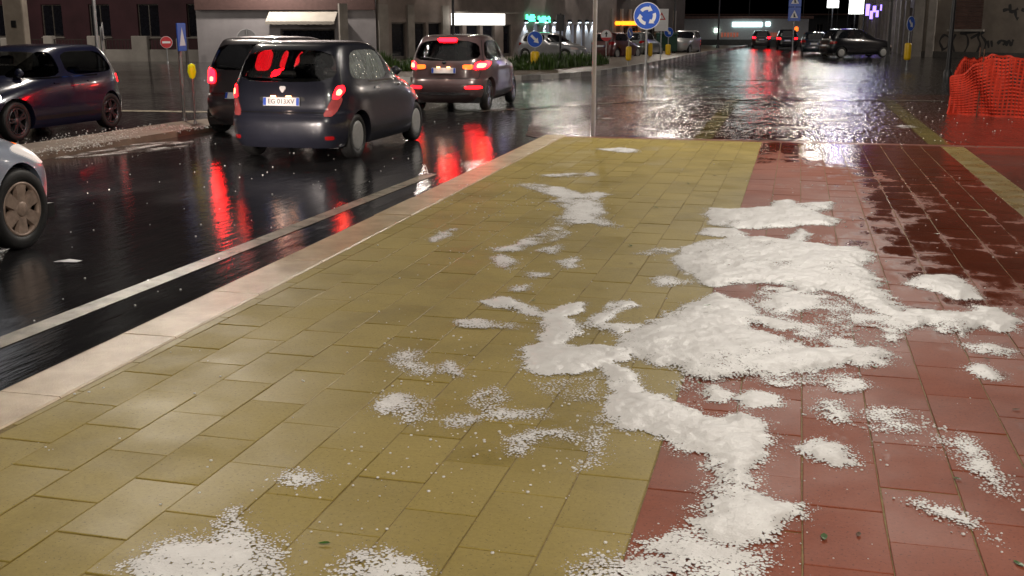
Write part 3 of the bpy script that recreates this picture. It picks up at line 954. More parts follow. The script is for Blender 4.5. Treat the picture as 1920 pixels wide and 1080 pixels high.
# ------------------------------------------------------------------ buildings
M_WALLS = {
 'wine': mat('wine plaster', (0.055, 0.018, 0.024), 0.8, var=0.3, scale=0.6, bump=0.3),
 'grey': mat('lilac grey plaster', (0.30, 0.28, 0.29), 0.75, var=0.2, scale=0.7, bump=0.3),
 'stone': mat('brown stone', (0.215, 0.175, 0.155), 0.7, var=0.3, scale=0.9, bump=0.6, bscale=12),
 'shop': mat('taupe stone', (0.22, 0.19, 0.175), 0.7, var=0.25, scale=0.9, bump=0.5, bscale=14),
 'dark': mat('dark render', (0.06, 0.052, 0.05), 0.75, var=0.3, scale=0.8),
 'graff': mat('old tan plaster', (0.145, 0.120, 0.098), 0.8, var=0.32, scale=0.8, bump=0.5, bscale=9),
 'right': mat('mauve grey plaster', (0.17, 0.145, 0.15), 0.75, var=0.25, scale=0.7),
}
M_PANE = mat('night window', (0.012, 0.013, 0.018), 0.05, var=0.3)
M_FRAME = mat('window frame', (0.10, 0.085, 0.075), 0.5, var=0.2)
M_SHUT = mat('brown shutter', (0.085, 0.040, 0.030), 0.6, var=0.25, scale=3)
M_DOOR = mat('dark door', (0.030, 0.018, 0.016), 0.5, var=0.3)
M_TRIMST = mat('pale stone trim', (0.26, 0.235, 0.21), 0.7, var=0.2, scale=2)
M_AWN = mat('cream awning', (0.34, 0.31, 0.27), 0.8, var=0.12, scale=1.5)
M_ROOF = mat('roof tile', (0.10, 0.05, 0.04), 0.8, var=0.3, scale=4)

class Facade:
    """a building given by the two ends of its front on the ground, seen from the street (left end, right end)"""
    def __init__(s, name, label, A, B, H, depth, m, base_z=ROAD_Z):
        A, B = Vector((A[0], A[1])), Vector((B[0], B[1]))
        s.L = (B-A).length; d = (B-A)/s.L
        s.A, s.d, s.n = A, d, Vector((d.y, -d.x))          # n looks out to the street
        s.root = tag(empty(name, (A.x, A.y, base_z), math.atan2(d.y, d.x)), label, 'building', 'buildings round the junction')
        s.m, s.H, s.depth, s.ops = m, H, depth, []
        s.bz = base_z
    def uz(s, px, py):
        """where photo pixel px,py meets the front plane: metres along it and above its foot"""
        g = ground(px, py if py > 60 else 200)
        o = Vector((0, 0)); dirv = Vector((g.x, g.y)).normalized()
        # horizontal ray from camera hits the line
        den = dirv.x*s.d.y - dirv.y*s.d.x
        t = (s.A.x*s.d.y - s.A.y*s.d.x)/den
        P = dirv*t
        u = (P - s.A).dot(s.d)
        r, uu = (px-960)/2040.0, -(py-540)/2040.0
        f = math.cos(PITCH) + uu*math.sin(PITCH); dz = -math.sin(PITCH) + uu*math.cos(PITCH)
        z = CAM_H + t*dz/math.hypot(r, f)
        return u, z - s.bz
    def op(s, u0, u1, z0, z1, kind='window'):
        if u1 - u0 > 0.15 and u0 > 0.05 and u1 < s.L - 0.05: s.ops.append((u0, u1, z0, z1, kind))
    def px(s, x0, y0, x1, y1, kind='window'):
        u0, z1 = s.uz(x0, y0); u1, z0 = s.uz(x1, y1)
        s.op(u0, u1, max(0.0, z0), z1, kind)
    def upper(s, z0, dz, du, w, h, u_off=0.8):
        z = z0
        while z + h < s.H - 0.4:
            u = u_off
            while u + w < s.L - 0.4:
                s.op(u, u + w, z, z + h, 'window'); u += du
            z += dz
    def finish(s):
        us = sorted({0.0, s.L} | {o[0] for o in s.ops} | {o[1] for o in s.ops}); zs = sorted({0.0, s.H} | {o[2] for o in s.ops} | {o[3] for o in s.ops})
        mb = MB(); R = 0.22
        for i in range(len(us)-1):
            for k in range(len(zs)-1):
                uc, zc = (us[i]+us[i+1])/2, (zs[k]+zs[k+1])/2
                if any(o[0] < uc < o[1] and o[2] < zc < o[3] for o in s.ops): continue
                mb.add([(us[i],0,zs[k]),(us[i+1],0,zs[k]),(us[i+1],0,zs[k+1]),(us[i],0,zs[k+1])], [(0,1,2,3)])
        for (u0,u1,z0,z1,k) in s.ops:
            mb.add([(u0,0,z0),(u1,0,z0),(u1,0,z1),(u0,0,z1),(u0,R,z0),(u1,R,z0),(u1,R,z1),(u0,R,z1)], [(0,4,5,1),(1,5,6,2),(2,6,7,3),(3,7,4,0)])
        L, H, D = s.L, s.H, s.depth
        mb.add([(0,0,0),(0,D,0),(0,D,H),(0,0,H)], [(0,1,2,3)]); mb.add([(L,0,0),(L,D,0),(L,D,H),(L,0,H)], [(3,2,1,0)])
        mb.add([(0,D,0),(L,D,0),(L,D,H),(0,D,H)], [(3,2,1,0)])
        me = mb.mesh('wall', s.m)
        w = link('wall', me, s.root)
        mb = MB(); mb.box(-.4, L+.4, -.5, D+.4, H, H+.25); mb.build('roof', M_ROOF, s.root)
        for (u0,u1,z0,z1,k) in s.ops:
            mb = MB()
            if k == 'window':
                mb.box(u0, u1, R-.03, R-.01, z0, z1); p = mb.build('window', M_PANE, s.root)
                fb = MB(); t = .06
                fb.box(u0, u0+t, R-.08, R-.031, z0, z1); fb.box(u1-t, u1, R-.08, R-.031, z0, z1); fb.box(u0+t, u1-t, R-.08, R-.031, z0, z0+t); fb.box(u0+t, u1-t, R-.08, R-.031, z1-t, z1); fb.box((u0+u1)/2-t/2, (u0+u1)/2+t/2, R-.078, R-.031, z0+t, z1-t)
                fb.build('frame', M_FRAME, p)
                sb = MB(); sb.box(u0-.08, u1+.08, -.09, R-.09, z0-.07, z0-.003); sb.build('sill', M_TRIMST, p)
            elif k == 'shutter':
                p = None
                n = max(3, int((z1-z0)/.14))
                for i in range(n):
                    mb.box(u0+.02, u1-.02, R-.06-.02*(i%2), R-.02, z0+(z1-z0)*i/n+.006, z0+(z1-z0)*(i+1)/n-.006)
                mb.build('shutter', M_SHUT, s.root)
            elif k == 'door':
                mb.box(u0, u1, R-.05, R-.01, z0, z1)
                mb.box(u0+.12, (u0+u1)/2-.06, R-.08, R-.051, z0+.2, z1-.2); mb.box((u0+u1)/2+.06, u1-.12, R-.08, R-.051, z0+.2, z1-.2)
                mb.build('door', M_DOOR, s.root)
            elif k == 'shop':
                mb.box(u0, u1, R-.03, R-.01, z0, z1); p = mb.build('shop_window', M_PANE, s.root)
                fb = MB(); t = .07
                fb.box(u0, u0+t, R-.10, R-.031, z0, z1); fb.box(u1-t, u1, R-.10, R-.031, z0, z1); fb.box(u0+t, u1-t, R-.10, R-.031, z1-t, z1); fb.box(u0+t, u1-t, R-.10, R-.031, z0, z0+.3)
                fb.build('frame', M_FRAME, p)
            elif k == 'lit':
                mb.box(u0, u1, R-.03, R-.01, z0, z1); mb.build('shop_window', glow('dim lit shop', (0.75, 0.80, 1.0), 0.10, (0.2, 0.22, 0.25)), s.root)
    def box(s, name, u0, u1, d0, d1, z0, z1, m, parent=None):
        """d measured out from the front plane"""
        mb = MB(); mb.box(u0, u1, -d1, -d0, z0, z1)
        return mb.build(name, m, parent or s.root)

# left: low pale boundary wall with piers, dark wine building behind
bl_ = Facade('wine_building', 'dark wine-coloured building behind the low pale wall at far left', (-58, 58), (-30.6, 59.0), 11, 12, M_WALLS['wine'])
bl_.upper(1.2, 3.4, 3.2, 1.4, 1.9); bl_.finish()
wall0, wall1 = Vector((-52, 50.2)), Vector((-30.3, 52.6))
wr_ = tag(empty('boundary_wall', (wall0.x, wall0.y, ROAD_Z), math.atan2(wall1.y-wall0.y, wall1.x-wall0.x)), 'low pale boundary wall with square piers at far left', 'wall')
WL = (wall1-wall0).length
M_BWALL = mat('pale plaster wall', (0.30, 0.275, 0.25), 0.75, var=0.2, scale=1.0, bump=0.3)
mb = MB(); mb.box(0, WL, 0, .25, 0, .62); mb.build('wall', M_BWALL, wr_)
u = 0.4
while u < WL:
    mb = MB(); w = random.choice((.5, .9, .5)); mb.bbox(u, u+w, -.1, .35, 0, 1.2 + random.choice((0, .12)), .03); mb.build('pier', M_BWALL, wr_)
    if u + 2.6 < WL:
        mb = MB(); n = 9
        for i in range(n): mb.box(u+w+.05+i*.19, u+w+.08+i*.19, .10, .13, .62, 1.15)
        mb.box(u+w, u+w+1.8, .09, .14, 1.10, 1.15); mb.build('railing', M_DOOR, wr_)
    u += 2.5
# tall square pillar nearer the left edge
pil = tag(empty('gate_pillar', (*ground(40, 128, ROAD_Z)[:2], ROAD_Z), 0.25), 'tall tan square pillar above the roof of the navy car', 'pillar')
mb = MB(); mb.bbox(-.42, .42, -.3, .3, 0, 4.2, .04); mb.build('shaft', mat('tan pillar', (0.30, 0.25, 0.20), 0.75, var=0.2, scale=2, bump=0.3), pil)
mb = MB(); mb.bbox(-.52, .52, -.4, .4, 4.2, 4.4, .04); mb.build('cap', M_TRIMST, pil)
mb = MB(); mb.bbox(-.10, .12, -.36, -.302, 1.75, 2.05, .02); mb.build('meter_box', M_TRIM, pil)

# grey building with awning
bg = Facade('grey_building', 'lilac grey building with a cream awning behind the dark cars', (-30.0, 51.6), (-20.9, 53.4), 10, 10, M_WALLS['grey'])
bg.px(532, 54, 630, 112, 'shop'); bg.px(385, -60, 460, -14, 'window'); bg.px(500, -60, 600, -14, 'window')
bg.upper(5.6, 3.2, 2.4, 1.1, 1.7); bg.finish()
u0, z1 = bg.uz(515, 20); u1, z0 = bg.uz(640, 44)
mb = MB(); n = 14
for i in range(n):
    a, b = u0+(u1-u0)*i/n, u0+(u1-u0)*(i+1)/n
    zz = .05*math.sin(i*1.3)
    mb.add([(a,-.02,z1),(b,-.02,z1),(b,-.95,z0+.10),(a,-.95,z0+.10),(a,-.97,z0-.05+zz*.6),(b,-.97,z0-.05-zz*.6)], [(0,3,2,1),(3,4,5,2)])
mb.build('awning', M_AWN, bg.root)
ub, zb = bg.uz(375, 18)
bg.box('cornice', 0, bg.L, 0.003, .16, zb-.02, zb+.5, mat('brown band', (0.10, 0.055, 0.05), 0.7, var=0.2), None)
for (a, b, c_, d_) in ((433, 23, 452, 36),):
    pass

# brown stone building with the white light box
C0, C1, C2, C3 = (-20.8, 53.6), (-15.6, 63.4), (-12.2, 76.0), (-8.8, 88.5)
bs = Facade('stone_building', 'brown stone building with tall dark openings and a bright white lightbox', C0, C1, 13, 12, M_WALLS['stone'])
bs.px(667, 38, 708, 116, 'door')
for (a, b) in ((738, 764), (780, 800), (806, 830)): bs.px(a, 42, b, 116, 'shop')
for (a, b) in ((846, 868), (876, 900), (906, 928), (944, 960)): bs.px(a, 46, b, 116, 'shop')
bs.upper(3.6, 3.4, 2.1, 1.0, 1.9); bs.finish()
u0, z1 = bs.uz(842, 25); u1, z0 = bs.uz(934, 47)
M_BOX = glow('white lightbox', (1.0, 0.97, 0.90), 3.0)
lb = bs.box('lightbox', u0, u1, .25, .55, z0, z1, M_BOX)
bs.box('lightbox_mount', u0+.2, u1-.2, .004, .248, z0+.1, z1-.1, M_TRIM)
bs.box('canopy', u0+.4, u1+.9, .004, 1.1, z1+.02, z1+.10, M_TRIMST)
for k, (a, b) in enumerate(((640, 655), (712, 730), (766, 778), (830, 842))):
    ua, _ = bs.uz(a, 60); ub_, _ = bs.uz(b, 60); bs.box('pilaster', ua, ub_, .003, .12, 0, 2.9, M_TRIMST)

# shop with green letters and wall washers
bp = Facade('shop_building', 'taupe shop building with green lit letters and a row of blue-white wall lights', C1, C2, 13, 12, M_WALLS['shop'])
for (a, b) in ((1000, 1012), (1022, 1034), (1042, 1060), (1070, 1080), (1088, 1096)): bp.px(a, 46, b, 112, 'lit')
bp.upper(3.9, 3.4, 2.2, 1.0, 1.9); bp.finish()
M_GREEN = glow('green letters', (0.10, 1.0, 0.55), 3.0)
for (txt, x0, x1, y0, y1) in (('Bella', 984, 1000, 27, 40), ('Farmacia', 1006, 1028, 30, 42)):
    ua, za = bp.uz(x0, y0); ub_, zb = bp.uz(x1, y1)
    # the words cannot be read in the photograph: glowing letter-like bars in the same two groups
    n = 4 if txt == 'Bella' else 6
    mb = MB()
    for i in range(n):
        a = ua + (ub_-ua)*i/n; w = (ub_-ua)/n*.72
        mb.box(a, a+w*.35, -.16, -.06, zb, za if i % 3 != 1 else za-(za-zb)*.3)
        mb.box(a+w*.36, a+w, -.16, -.06, zb, zb+(za-zb)*.25); mb.box(a+w*.36, a+w, -.15, -.06, zb+(za-zb)*.5, zb+(za-zb)*.75)
    mb.build('lit_letters', M_GREEN, bp.root)
uu0, zz0 = bp.uz(978, 26); uu1, zz1 = bp.uz(1045, 22)
M_SPOT = glow('wall washer', (0.75, 0.90, 1.0), 12.0)
for x in (984, 1003, 1021, 1037, 1064, 1082, 1096, 1108):
    ua, za = bp.uz(x, 42)
    b = bp.box('wall_light', ua-.09, ua+.09, .003, .20, za, za+.16, M_TRIM)
    bp.box('lens', ua-.07, ua+.07, .04, .17, za-.02, za-.002, M_SPOT, b)
    ld = bpy.data.lights.new('wall_light_beam', 'SPOT'); ld.energy = 170; ld.spot_size = math.radians(75); ld.spot_blend = .6; ld.color = (.62, .82, 1); ld.shadow_soft_size = .05
    lo = bpy.data.objects.new('wall_light_beam', ld); COL.objects.link(lo); lo.parent = bp.root; lo.location = (ua, -.16, za-.05); lo.rotation_euler = (math.radians(14), 0, 0)
# dark shop with orange lights
bo_ = Facade('orange_lit_shop', 'dark shopfront with a row of orange lights behind the roundabout sign', C2, C3, 12, 12, M_WALLS['dark'])
for (a, b) in ((1150, 1160), (1166, 1176), (1182, 1194), (1214, 1226), (1234, 1246)): bo_.px(a, 50, b, 104, 'shop')
bo_.upper(4.0, 3.4, 2.2, 1.0, 1.9); bo_.finish()
M_ORANGE = glow('orange lights', (1.0, 0.26, 0.012), 3.2)
for x in (1151, 1159.5, 1167, 1174.5, 1182, 1190):
    ua, za = bo_.uz(x-1.9, 39.5); ub_, zb = bo_.uz(x+1.9, 47.5)
    mb = MB(); n = 10; cxm, cz, rx, rz = (ua+ub_)/2, (za+zb)/2, (ub_-ua)/2, (za-zb)/2
    mb.poly([(cxm+rx*math.cos(t*2*PI/n)*1.1, -.28, cz+rz*math.sin(t*2*PI/n)) for t in range(n)], (0, .24, 0))
    me = mb.mesh('orange_light', M_ORANGE); fix_normals(me); link('orange_light', me, bo_.root)
for x in (1145, 1163, 1179, 1197, 1230, 1262):
    ua, _ = bo_.uz(x, 80); bo_.box('pilaster', ua-.15, ua+.15, .003, .14, 0, 3.0, M_TRIMST)
for (fac, xs) in ((bs, (690, 760, 880, 930)), (bp, (985, 1040, 1085)), (bo_, (1165, 1215))):
    for x in xs:
        ua, za = fac.uz(x, 6)
        b = fac.box('balcony', ua-1.0, ua+1.0, .003, .8, za+.55, za+.70, M_TRIMST)
        mb = MB()
        for i in range(13): mb.box(ua-.95+i*.155, ua-.92+i*.155, -.78, -.75, za+.70, za+1.55)
        mb.box(ua-.97, ua+.97, -.79, -.74, za+1.55, za+1.6); mb.build('railing', M_TRIM, b)

# right: old building with graffiti
br = Facade('graffiti_building', 'old tan plaster building with brown shuttered window and black graffiti at right', (6.9, 73.2), (20.0, 60.2), 12, 16, M_WALLS['graff'])
br.px(1770, -30, 1826, 55, 'shutter')
br.upper(5.0, 3.5, 3.0, 1.1, 1.9, 1.2); br.finish()
def graffiti(fac, strokes, m, w=.07):
    for st in strokes:
        P = [fac.uz(*p) for p in st]
        Q = []
        for i in range(len(P)-1):      # smooth stroke
            p0, p1, p2, p3 = [Vector(P[min(max(j, 0), len(P)-1)]) for j in (i-1, i, i+1, i+2)]
            for k in range(6):
                f = k/6
                Q.append(p1 + 0.5*f*(p2-p0 + f*(2*p0-5*p1+4*p2-p3 + f*(3*(p1-p2)+p3-p0))))
        Q.append(Vector(P[-1]))
        vs = []
        for i, p in enumerate(Q):
            d = (Q[min(i+1, len(Q)-1)] - Q[max(i-1, 0)]); d = d.normalized() if d.length > 0 else Vector((1, 0)); n = Vector((-d.y, d.x))*w/2*(1+.3*math.sin(i*.7))
            vs += [(p.x+n.x, -.004, p.y+n.y), (p.x-n.x, -.004, p.y-n.y)]
        mb = MB(); mb.add(vs, [(2*i, 2*i+1, 2*i+3, 2*i+2) for i in range(len(Q)-1)])
        mb.build('graffiti', m, fac.root)
M_SPRAY = mat('black spray paint', (0.012, 0.011, 0.012), 0.6, var=0.2)
graffiti(br, [[(1768,92),(1762,78),(1770,66),(1780,72),(1776,88),(1765,94)], [(1790,102),(1786,80),(1792,64)], [(1800,62),(1812,66),(1815,82),(1808,98),(1800,104)],
              [(1806,62),(1822,60),(1834,70),(1838,84),(1830,100),(1824,104)], [(1832,58),(1840,66),(1848,78),(1846,92)], [(1820,72),(1838,62)], [(1852,76),(1854,90)], [(1859,76),(1860,88)]], M_SPRAY, .13)
graffiti(br, [[(1870,82),(1878,76),(1886,80),(1880,84)], [(1886,86),(1892,76),(1896,84),(1900,74)], [(1862,20),(1872,18),(1880,22),(1890,16)], [(1874,8),(1876,24)], [(1884,18),(1888,32),(1892,36)], [(1896,18),(1908,20),(1904,12)]], M_SPRAY, .16)
for (a, b) in ((1712, 1730), (1738, 1752)):
    ua, _ = br.uz(a, 80); ub_, _ = br.uz(b, 80); br.box('pilaster', ua, ub_, .003, .10, 0, 4.4, M_TRIMST)
u0, z1 = br.uz(1765, 55); u1, z0 = br.uz(1832, 58)
br.box('sill', u0, u1, .003, .14, z0-.03, z1, M_TRIMST)
br.box('plinth', 0.0, br.L, .003, .08, 0, .35, mat('dark plinth', (0.05, 0.045, 0.04), 0.7, var=0.3))
# right: facade running away with pilasters and violet lights
b2 = Facade('violet_lit_building', 'tall mauve building with pilasters and violet lights receding behind the black people carrier', (7.4, 150.0), (6.8, 74.0), 14, 14, M_WALLS['right'])
y = 2.0
while y < b2.L - 2: b2.op(y, y+1.8, .1, 3.0, 'shop'); y += 4.2
b2.upper(4.2, 3.5, 4.2, 1.3, 1.9, 2.2); b2.finish()
y = 1.0
while y < b2.L - 1: b2.box('pilaster', y, y+.55, .003, .22, 0, 3.7, M_TRIMST); y += 4.2
M_VIO = glow('violet neon', (0.30, 0.20, 1.0), 3.0)
M_SIGN = glow('white sign', (0.97, 1.0, 0.93), 4.0)
for (u, z0, z1, o) in ((24, 3.0, 4.2, .5), (31, 2.6, 3.4, .4), (36, 3.2, 3.8, .4), (41, 2.7, 3.3, .35), (47, 3.2, 3.7, .35)):
    b = b2.box('violet_sign', u, u+.18, .10, o, z0, z1, M_VIO)
    b2.box('bracket', u+.04, u+.14, .002, .098, z0+.3, z1-.3, M_TRIM, b)

# far: lit low kiosk closing the street, dark trees/houses behind
fk = Vector((-7.2, 112.0))
kk = Facade('kiosk', 'long low pale kiosk with lit window strip and orange lettering closing the street', (-11.2, 112.0), (0.8, 113.0), 2.6, 5, mat('kiosk panel', (0.36, 0.35, 0.35), 0.5, var=0.1))
kk.px(1366, 42, 1420, 51, 'lit2'); kk.px(1426, 41, 1436, 49, 'lit2'); kk.finish()
M_STRIP = glow('kiosk strip', (0.70, 1.0, 1.0), 3.2)
for (a, b, y0, y1) in ((1366, 1421, 41.5, 50.5), (1427, 1436, 41, 49)):
    ua, za = kk.uz(a, y0); ub_, zb = kk.uz(b, y1); kk.box('lit_window', ua, ub_, .01, .12, zb, za, M_STRIP)
ua, za = kk.uz(1333, 53); ub_, zb = kk.uz(1347, 61); kk.box('lit_sign', ua, ub_, .01, .15, zb, za, glow('green white sign', (0.75, 1, .85), 4.0))
M_OLET = glow('orange lettering', (0.75, 0.18, 0.10), 0.20, (0.40, 0.10, 0.06))
for (a, b) in ((1352, 1386), (1416, 1436), (1442, 1462)):
    ua, za = kk.uz(a, 61); ub_, zb = kk.uz(b, 70); n = 6
    mb = MB()
    for i in range(n): mb.box(ua+(ub_-ua)*i/n, ua+(ub_-ua)*(i+.68)/n, -.06, -.003, zb+(0.06 if i % 2 else 0), za)
    tag(mb.build('lettering', M_OLET, kk.root), kind='stuff')
ua, za = kk.uz(1335, 74); kk.box('plinth', .0, kk.L, .003, .10, 0, za, mat('dark plinth', (0.05, 0.045, 0.04), 0.7))

fb = Facade('distant_block', 'dark distant block against the night sky at the end of the street', (-60, 210), (40, 215), 4.0, 30, mat('night block', (0.03, 0.03, 0.035), 0.8))
fb.upper(1.0, 3.0, 6.0, 1.2, 1.4, 3); fb.finish()

def unseen_wall_lamp(fac, u, z, power, col=(1, .90, .80)):
    b = fac.box('unseen_wall_lamp', u-.05, u+.05, .002, .9, z, z+.08, M_TRIM)
    mb = MB(); mb.lathe([(.03, .10), (.15, .02), (.16, -.06), (.10, -.12), (.001, -.14)], 14); mb.build('lens', glow('unseen wall lamp lens', (1, .9, .78), 10.0), b, (u, -.95, z-.02))
    ld = bpy.data.lights.new('unseen_wall_lamp_light', 'POINT'); ld.energy = power; ld.color = col; ld.shadow_soft_size = .15
    lo = bpy.data.objects.new('unseen_wall_lamp_light', ld); COL.objects.link(lo); lo.parent = fac.root; lo.location = (u, -1.25, z-.3)
unseen_wall_lamp(bg, bg.L*.45, 6.0, 2000)  # unseen lamp added to brighten the grey facade
unseen_wall_lamp(bs, bs.L*.12, 6.4, 110)
unseen_wall_lamp(br, br.L*.82, 7.0, 2200)  # added beyond the view's edge to brighten the tan facade
unseen_wall_lamp(bo_, bo_.L*.5, 6.6, 400)
unseen_wall_lamp(bp, bp.uz(1040, 40)[0], 6.8, 420)
ld = bpy.data.lights.new('kiosk_fill', 'POINT'); ld.energy = 70; ld.color = (.85, 1, 1); ld.shadow_soft_size = .4  # added fill in front of the kiosk panels, without a fixture
lo = bpy.data.objects.new('kiosk_fill', ld); COL.objects.link(lo); lo.parent = kk.root; lo.location = (kk.L*.5, -3.2, 2.4)

# hail-covered traffic island with kerb and planting --------------------------------
M_ISL = mat('island ground', (0.21, 0.16, 0.115), 0.4, var=0.35, scale=2.0, bump=0.4)
isl_edge = [(-15.5, 33.6), (-12.2, 34.2), (-9.6, 35.7), (-8.2, 38.2), (-7.3, 41.6), (-6.9, 48), (-6.6, 58), (-6.4, 71), (-5.4, 90), (-4.7, 106)]
isl = tag((lambda b: (b.poly([(p[0], p[1], ROAD_Z-.05) for p in isl_edge + [(-9, 108), (-11.5, 88), (-14.5, 70), (-19, 56), (-21, 45), (-19, 36)]], (0, 0, .17)), b.build('traffic_island', M_ISL))[1])(MB()), kind='structure')
fix_normals(isl.data)
kerb2 = tag(empty('island_kerb', (-15.5, 33.6, ROAD_Z)), kind='structure')
M_K1 = mat('kerb white paint', (0.52, 0.50, 0.47), 0.4, var=0.25, scale=3); M_K2 = mat('kerb grey', (0.24, 0.225, 0.215), 0.5, var=0.25, scale=3)
n = 0
for i in range(len(isl_edge)-1):
    a, b = Vector(isl_edge[i]), Vector(isl_edge[i+1]); d = (b-a); k = max(1, round(d.length/.9)); nr = Vector((d.y, -d.x)).normalized()
    if a.y > 60: k = max(1, k//3)
    for j in range(k):
        p, q = a + d*(j/k) + d.normalized()*.02, a + d*((j+1)/k) - d.normalized()*.02
        mb = MB(); z0, z1 = ROAD_Z-.02, ROAD_Z+.17
        P = [p+nr*.10, q+nr*.10, q-nr*.16, p-nr*.16]
        mb.poly([(v.x, v.y, z0) for v in P], (0, 0, z1-z0)); me = mb.mesh('kerb_stone', M_K1 if n % 2 else M_K2); fix_normals(me)
        o = link('kerb_stone', me, kerb2); o.location = -kerb2.location; n += 1

# median between the two carriageways, at left
M_MED = mat('median paving', (0.20, 0.15, 0.11), 0.4, var=0.3, scale=2.5, bump=0.4)
med = MB(); P = [(-10.9, 6.0), (-9.95, 6.0), (-9.75, 17.5), (-10.3, 19.2), (-10.75, 17.5)]
med.poly([(p[0], p[1], ROAD_Z-.05) for p in P], (0, 0, .15)); mo = med.build('median', M_MED); fix_normals(mo.data); tag(mo, kind='structure')
# ------------------------------------------------------------------ signs, posts, lamps
M_POST = mat('galvanised post', (0.36, 0.37, 0.38), 0.35, metal=0.6, var=0.2, scale=8)
M_WPOST = mat('white post', (0.60, 0.57, 0.57), 0.3, var=0.12, scale=6)
M_DPOST = mat('dark post', (0.022, 0.022, 0.024), 0.45, var=0.2)
M_SBLUE = mat('sign blue', (0.010, 0.085, 0.50), 0.3, var=0.08)
M_SWHITE = mat('sign white', (0.72, 0.72, 0.74), 0.35, var=0.06)
M_SRED = mat('sign red', (0.50, 0.015, 0.025), 0.35, var=0.08)
M_SBACK = mat('sign back', (0.20, 0.20, 0.21), 0.45, metal=0.5, var=0.15)
M_YELB = mat('bollard yellow', (0.80, 0.50, 0.010), 0.35, var=0.08)

def disc(mb, r, d0, d1, z=0, n=36, x=0):
    mb.poly([(x + r*math.cos(2*PI*i/n), d0, z + r*math.sin(2*PI*i/n)) for i in range(n)], (0, d1-d0, 0))
def piece(mb, name, m, parent, **k):
    me = mb.mesh(name, m); fix_normals(me); return link(name, me, parent, **k)
def post_root(name, x, y, face, label, cat='sign', group=None, z=ROAD_Z):
    return tag(empty(name, (x, y, z), face), label, cat, group)
def pole(root, h, r=.03, m=M_POST):
    mb = MB(); mb.tube([(0, 0, -.05), (0, 0, h)], r, 12); mb.lathe([(r*1.6, 0), (r*1.6, .04), (r, .06)], 12)
    return mb.build('post', m, root)
def round_plate(root, z, r, front, rim=None):
    b = MB(); disc(b, r, -.050, -.036, z); p = piece(b, 'sign_plate', rim or M_SWHITE, root)
    b = MB(); disc(b, r*.95, -.054, -.0505, z); piece(b, 'sign_face', front, p)
    b = MB(); disc(b, r*.97, -.0355, -.033, z); piece(b, 'sign_back', M_SBACK, p)
    return p
def shape(root, pts, z, m, name='symbol', d=-.056):
    b = MB(); b.poly([(p[0], d-.002, z+p[1]) for p in pts], (0, .0018, 0)); return piece(b, name, m, root)
def arrow_arc(r0, r1, a0, a1, n=10):
    P = []
    am = a1 - (a1-a0)*.34
    for i in range(n+1): t = a0 + (am-a0)*i/n; P.append((r1*math.cos(t), r1*math.sin(t)))
    rm = (r0+r1)/2; wv = (r1-r0)*1.0
    P.append(((rm+wv)*math.cos(am), (rm+wv)*math.sin(am))); P.append((rm*math.cos(a1), rm*math.sin(a1))); P.append(((rm-wv)*math.cos(am), (rm-wv)*math.sin(am)))
    for i in range(n+1): t = am + (a0-am)*i/n; P.append((r0*math.cos(t), r0*math.sin(t)))
    return P
def straight_arrow(l, w, ang):
    P = [(-l/2, -w*.5), (l*.08, -w*.5), (l*.08, -w*1.25), (l/2, 0), (l*.08, w*1.25), (l*.08, w*.5), (-l/2, w*.5)]
    c, s = math.cos(ang), math.sin(ang)
    return [(x*c - y*s, x*s + y*c) for x, y in P]

# roundabout sign
r = post_root('roundabout_sign', -3.84, 28.9, math.radians(6), 'round blue roundabout sign with three white arrows on a grey post', 'sign', z=APR_Z)
pole(r, 2.36); p = round_plate(r, 2.03, .345, M_SBLUE)
for k in range(3):
    a0 = math.radians(100 - 120*k); shape(p, arrow_arc(.150, .232, a0 + math.radians(40), a0 - math.radians(56)), 2.03, M_SWHITE)
# white board with red triangle behind it
g = ground(1238, 118, ROAD_Z)
r = post_root('notice_board', g.x, g.y, math.radians(4), 'white rectangular notice board with a red triangle, behind the roundabout sign', 'sign')
zs = 52.0/2098
d = g.length
pole(r, CAM_H + .12 + 32*d/2098)
z0, z1 = CAM_H + .12 - 6*d/2098, CAM_H + .12 + 34*d/2098; hw = 12.5*d/2098
b = MB(); b.bbox(-hw, hw, -.06, -.035, z0, z1, .008); p = piece(b, 'sign_plate', M_SWHITE, r)
zc = z0 + (z1-z0)*.66; s_ = hw*.62
tri = [(-s_, -s_*.8), (s_, -s_*.8), (0, s_)]
shape(p, tri, zc, M_SRED, d=-.062); shape(p, [(x*.55, y*.55-.02) for x, y in tri], zc, M_SWHITE, d=-.065)
# yellow delineator bollards with their signs
def delineator(px, py, top_px, bot_px, half_px, label, sign=None, sign_y=None, sign_r=None, face=.1):
    g = ground(px, py, ROAD_Z); d = math.hypot(g.x, g.y); k = d/2098
    r = post_root('delineator', g.x, g.y, face, label, 'bollard', 'yellow delineators on the islands', z=ROAD_Z + (.12 if px < 1300 else 0))
    base = r.location.z
    zt, zb = CAM_H + (52-top_px)*k - base, CAM_H + (52-bot_px)*k - base; w = half_px*k
    pole(r, (CAM_H + (52-(sign_y - sign_r if sign else top_px))*k - base), .028)
    b = MB(); b.lathe([(w*.55, zb), (w*.95, zb+.04), (w, zb+.1), (w, zt-.1), (w*.92, zt-.03), (w*.5, zt)], 20)
    b.add([(w*.55*math.cos(t*PI/10), w*.55*math.sin(t*PI/10), zb) for t in range(20)], [tuple(range(19, -1, -1))])
    b.build('yellow_body', M_YELB, r)
    if sign:
        zc = CAM_H + (52-sign_y)*k - base; rr = sign_r*k
        p = round_plate(r, zc, rr, M_SBLUE)
        shape(p, straight_arrow(rr*1.35, rr*.30, math.radians(-45)), zc, M_SWHITE)
    return r
delineator(1003, 136, 95, 127, 8.5, 'yellow bollard under a round blue keep-right sign in front of the green planting', True, 73, 15)
delineator(1178, 128, 86, 112, 5.5, 'yellow bollard with a narrow blue sign seen edge-on, left of the roundabout sign post', True, 62, 10, 1.2)
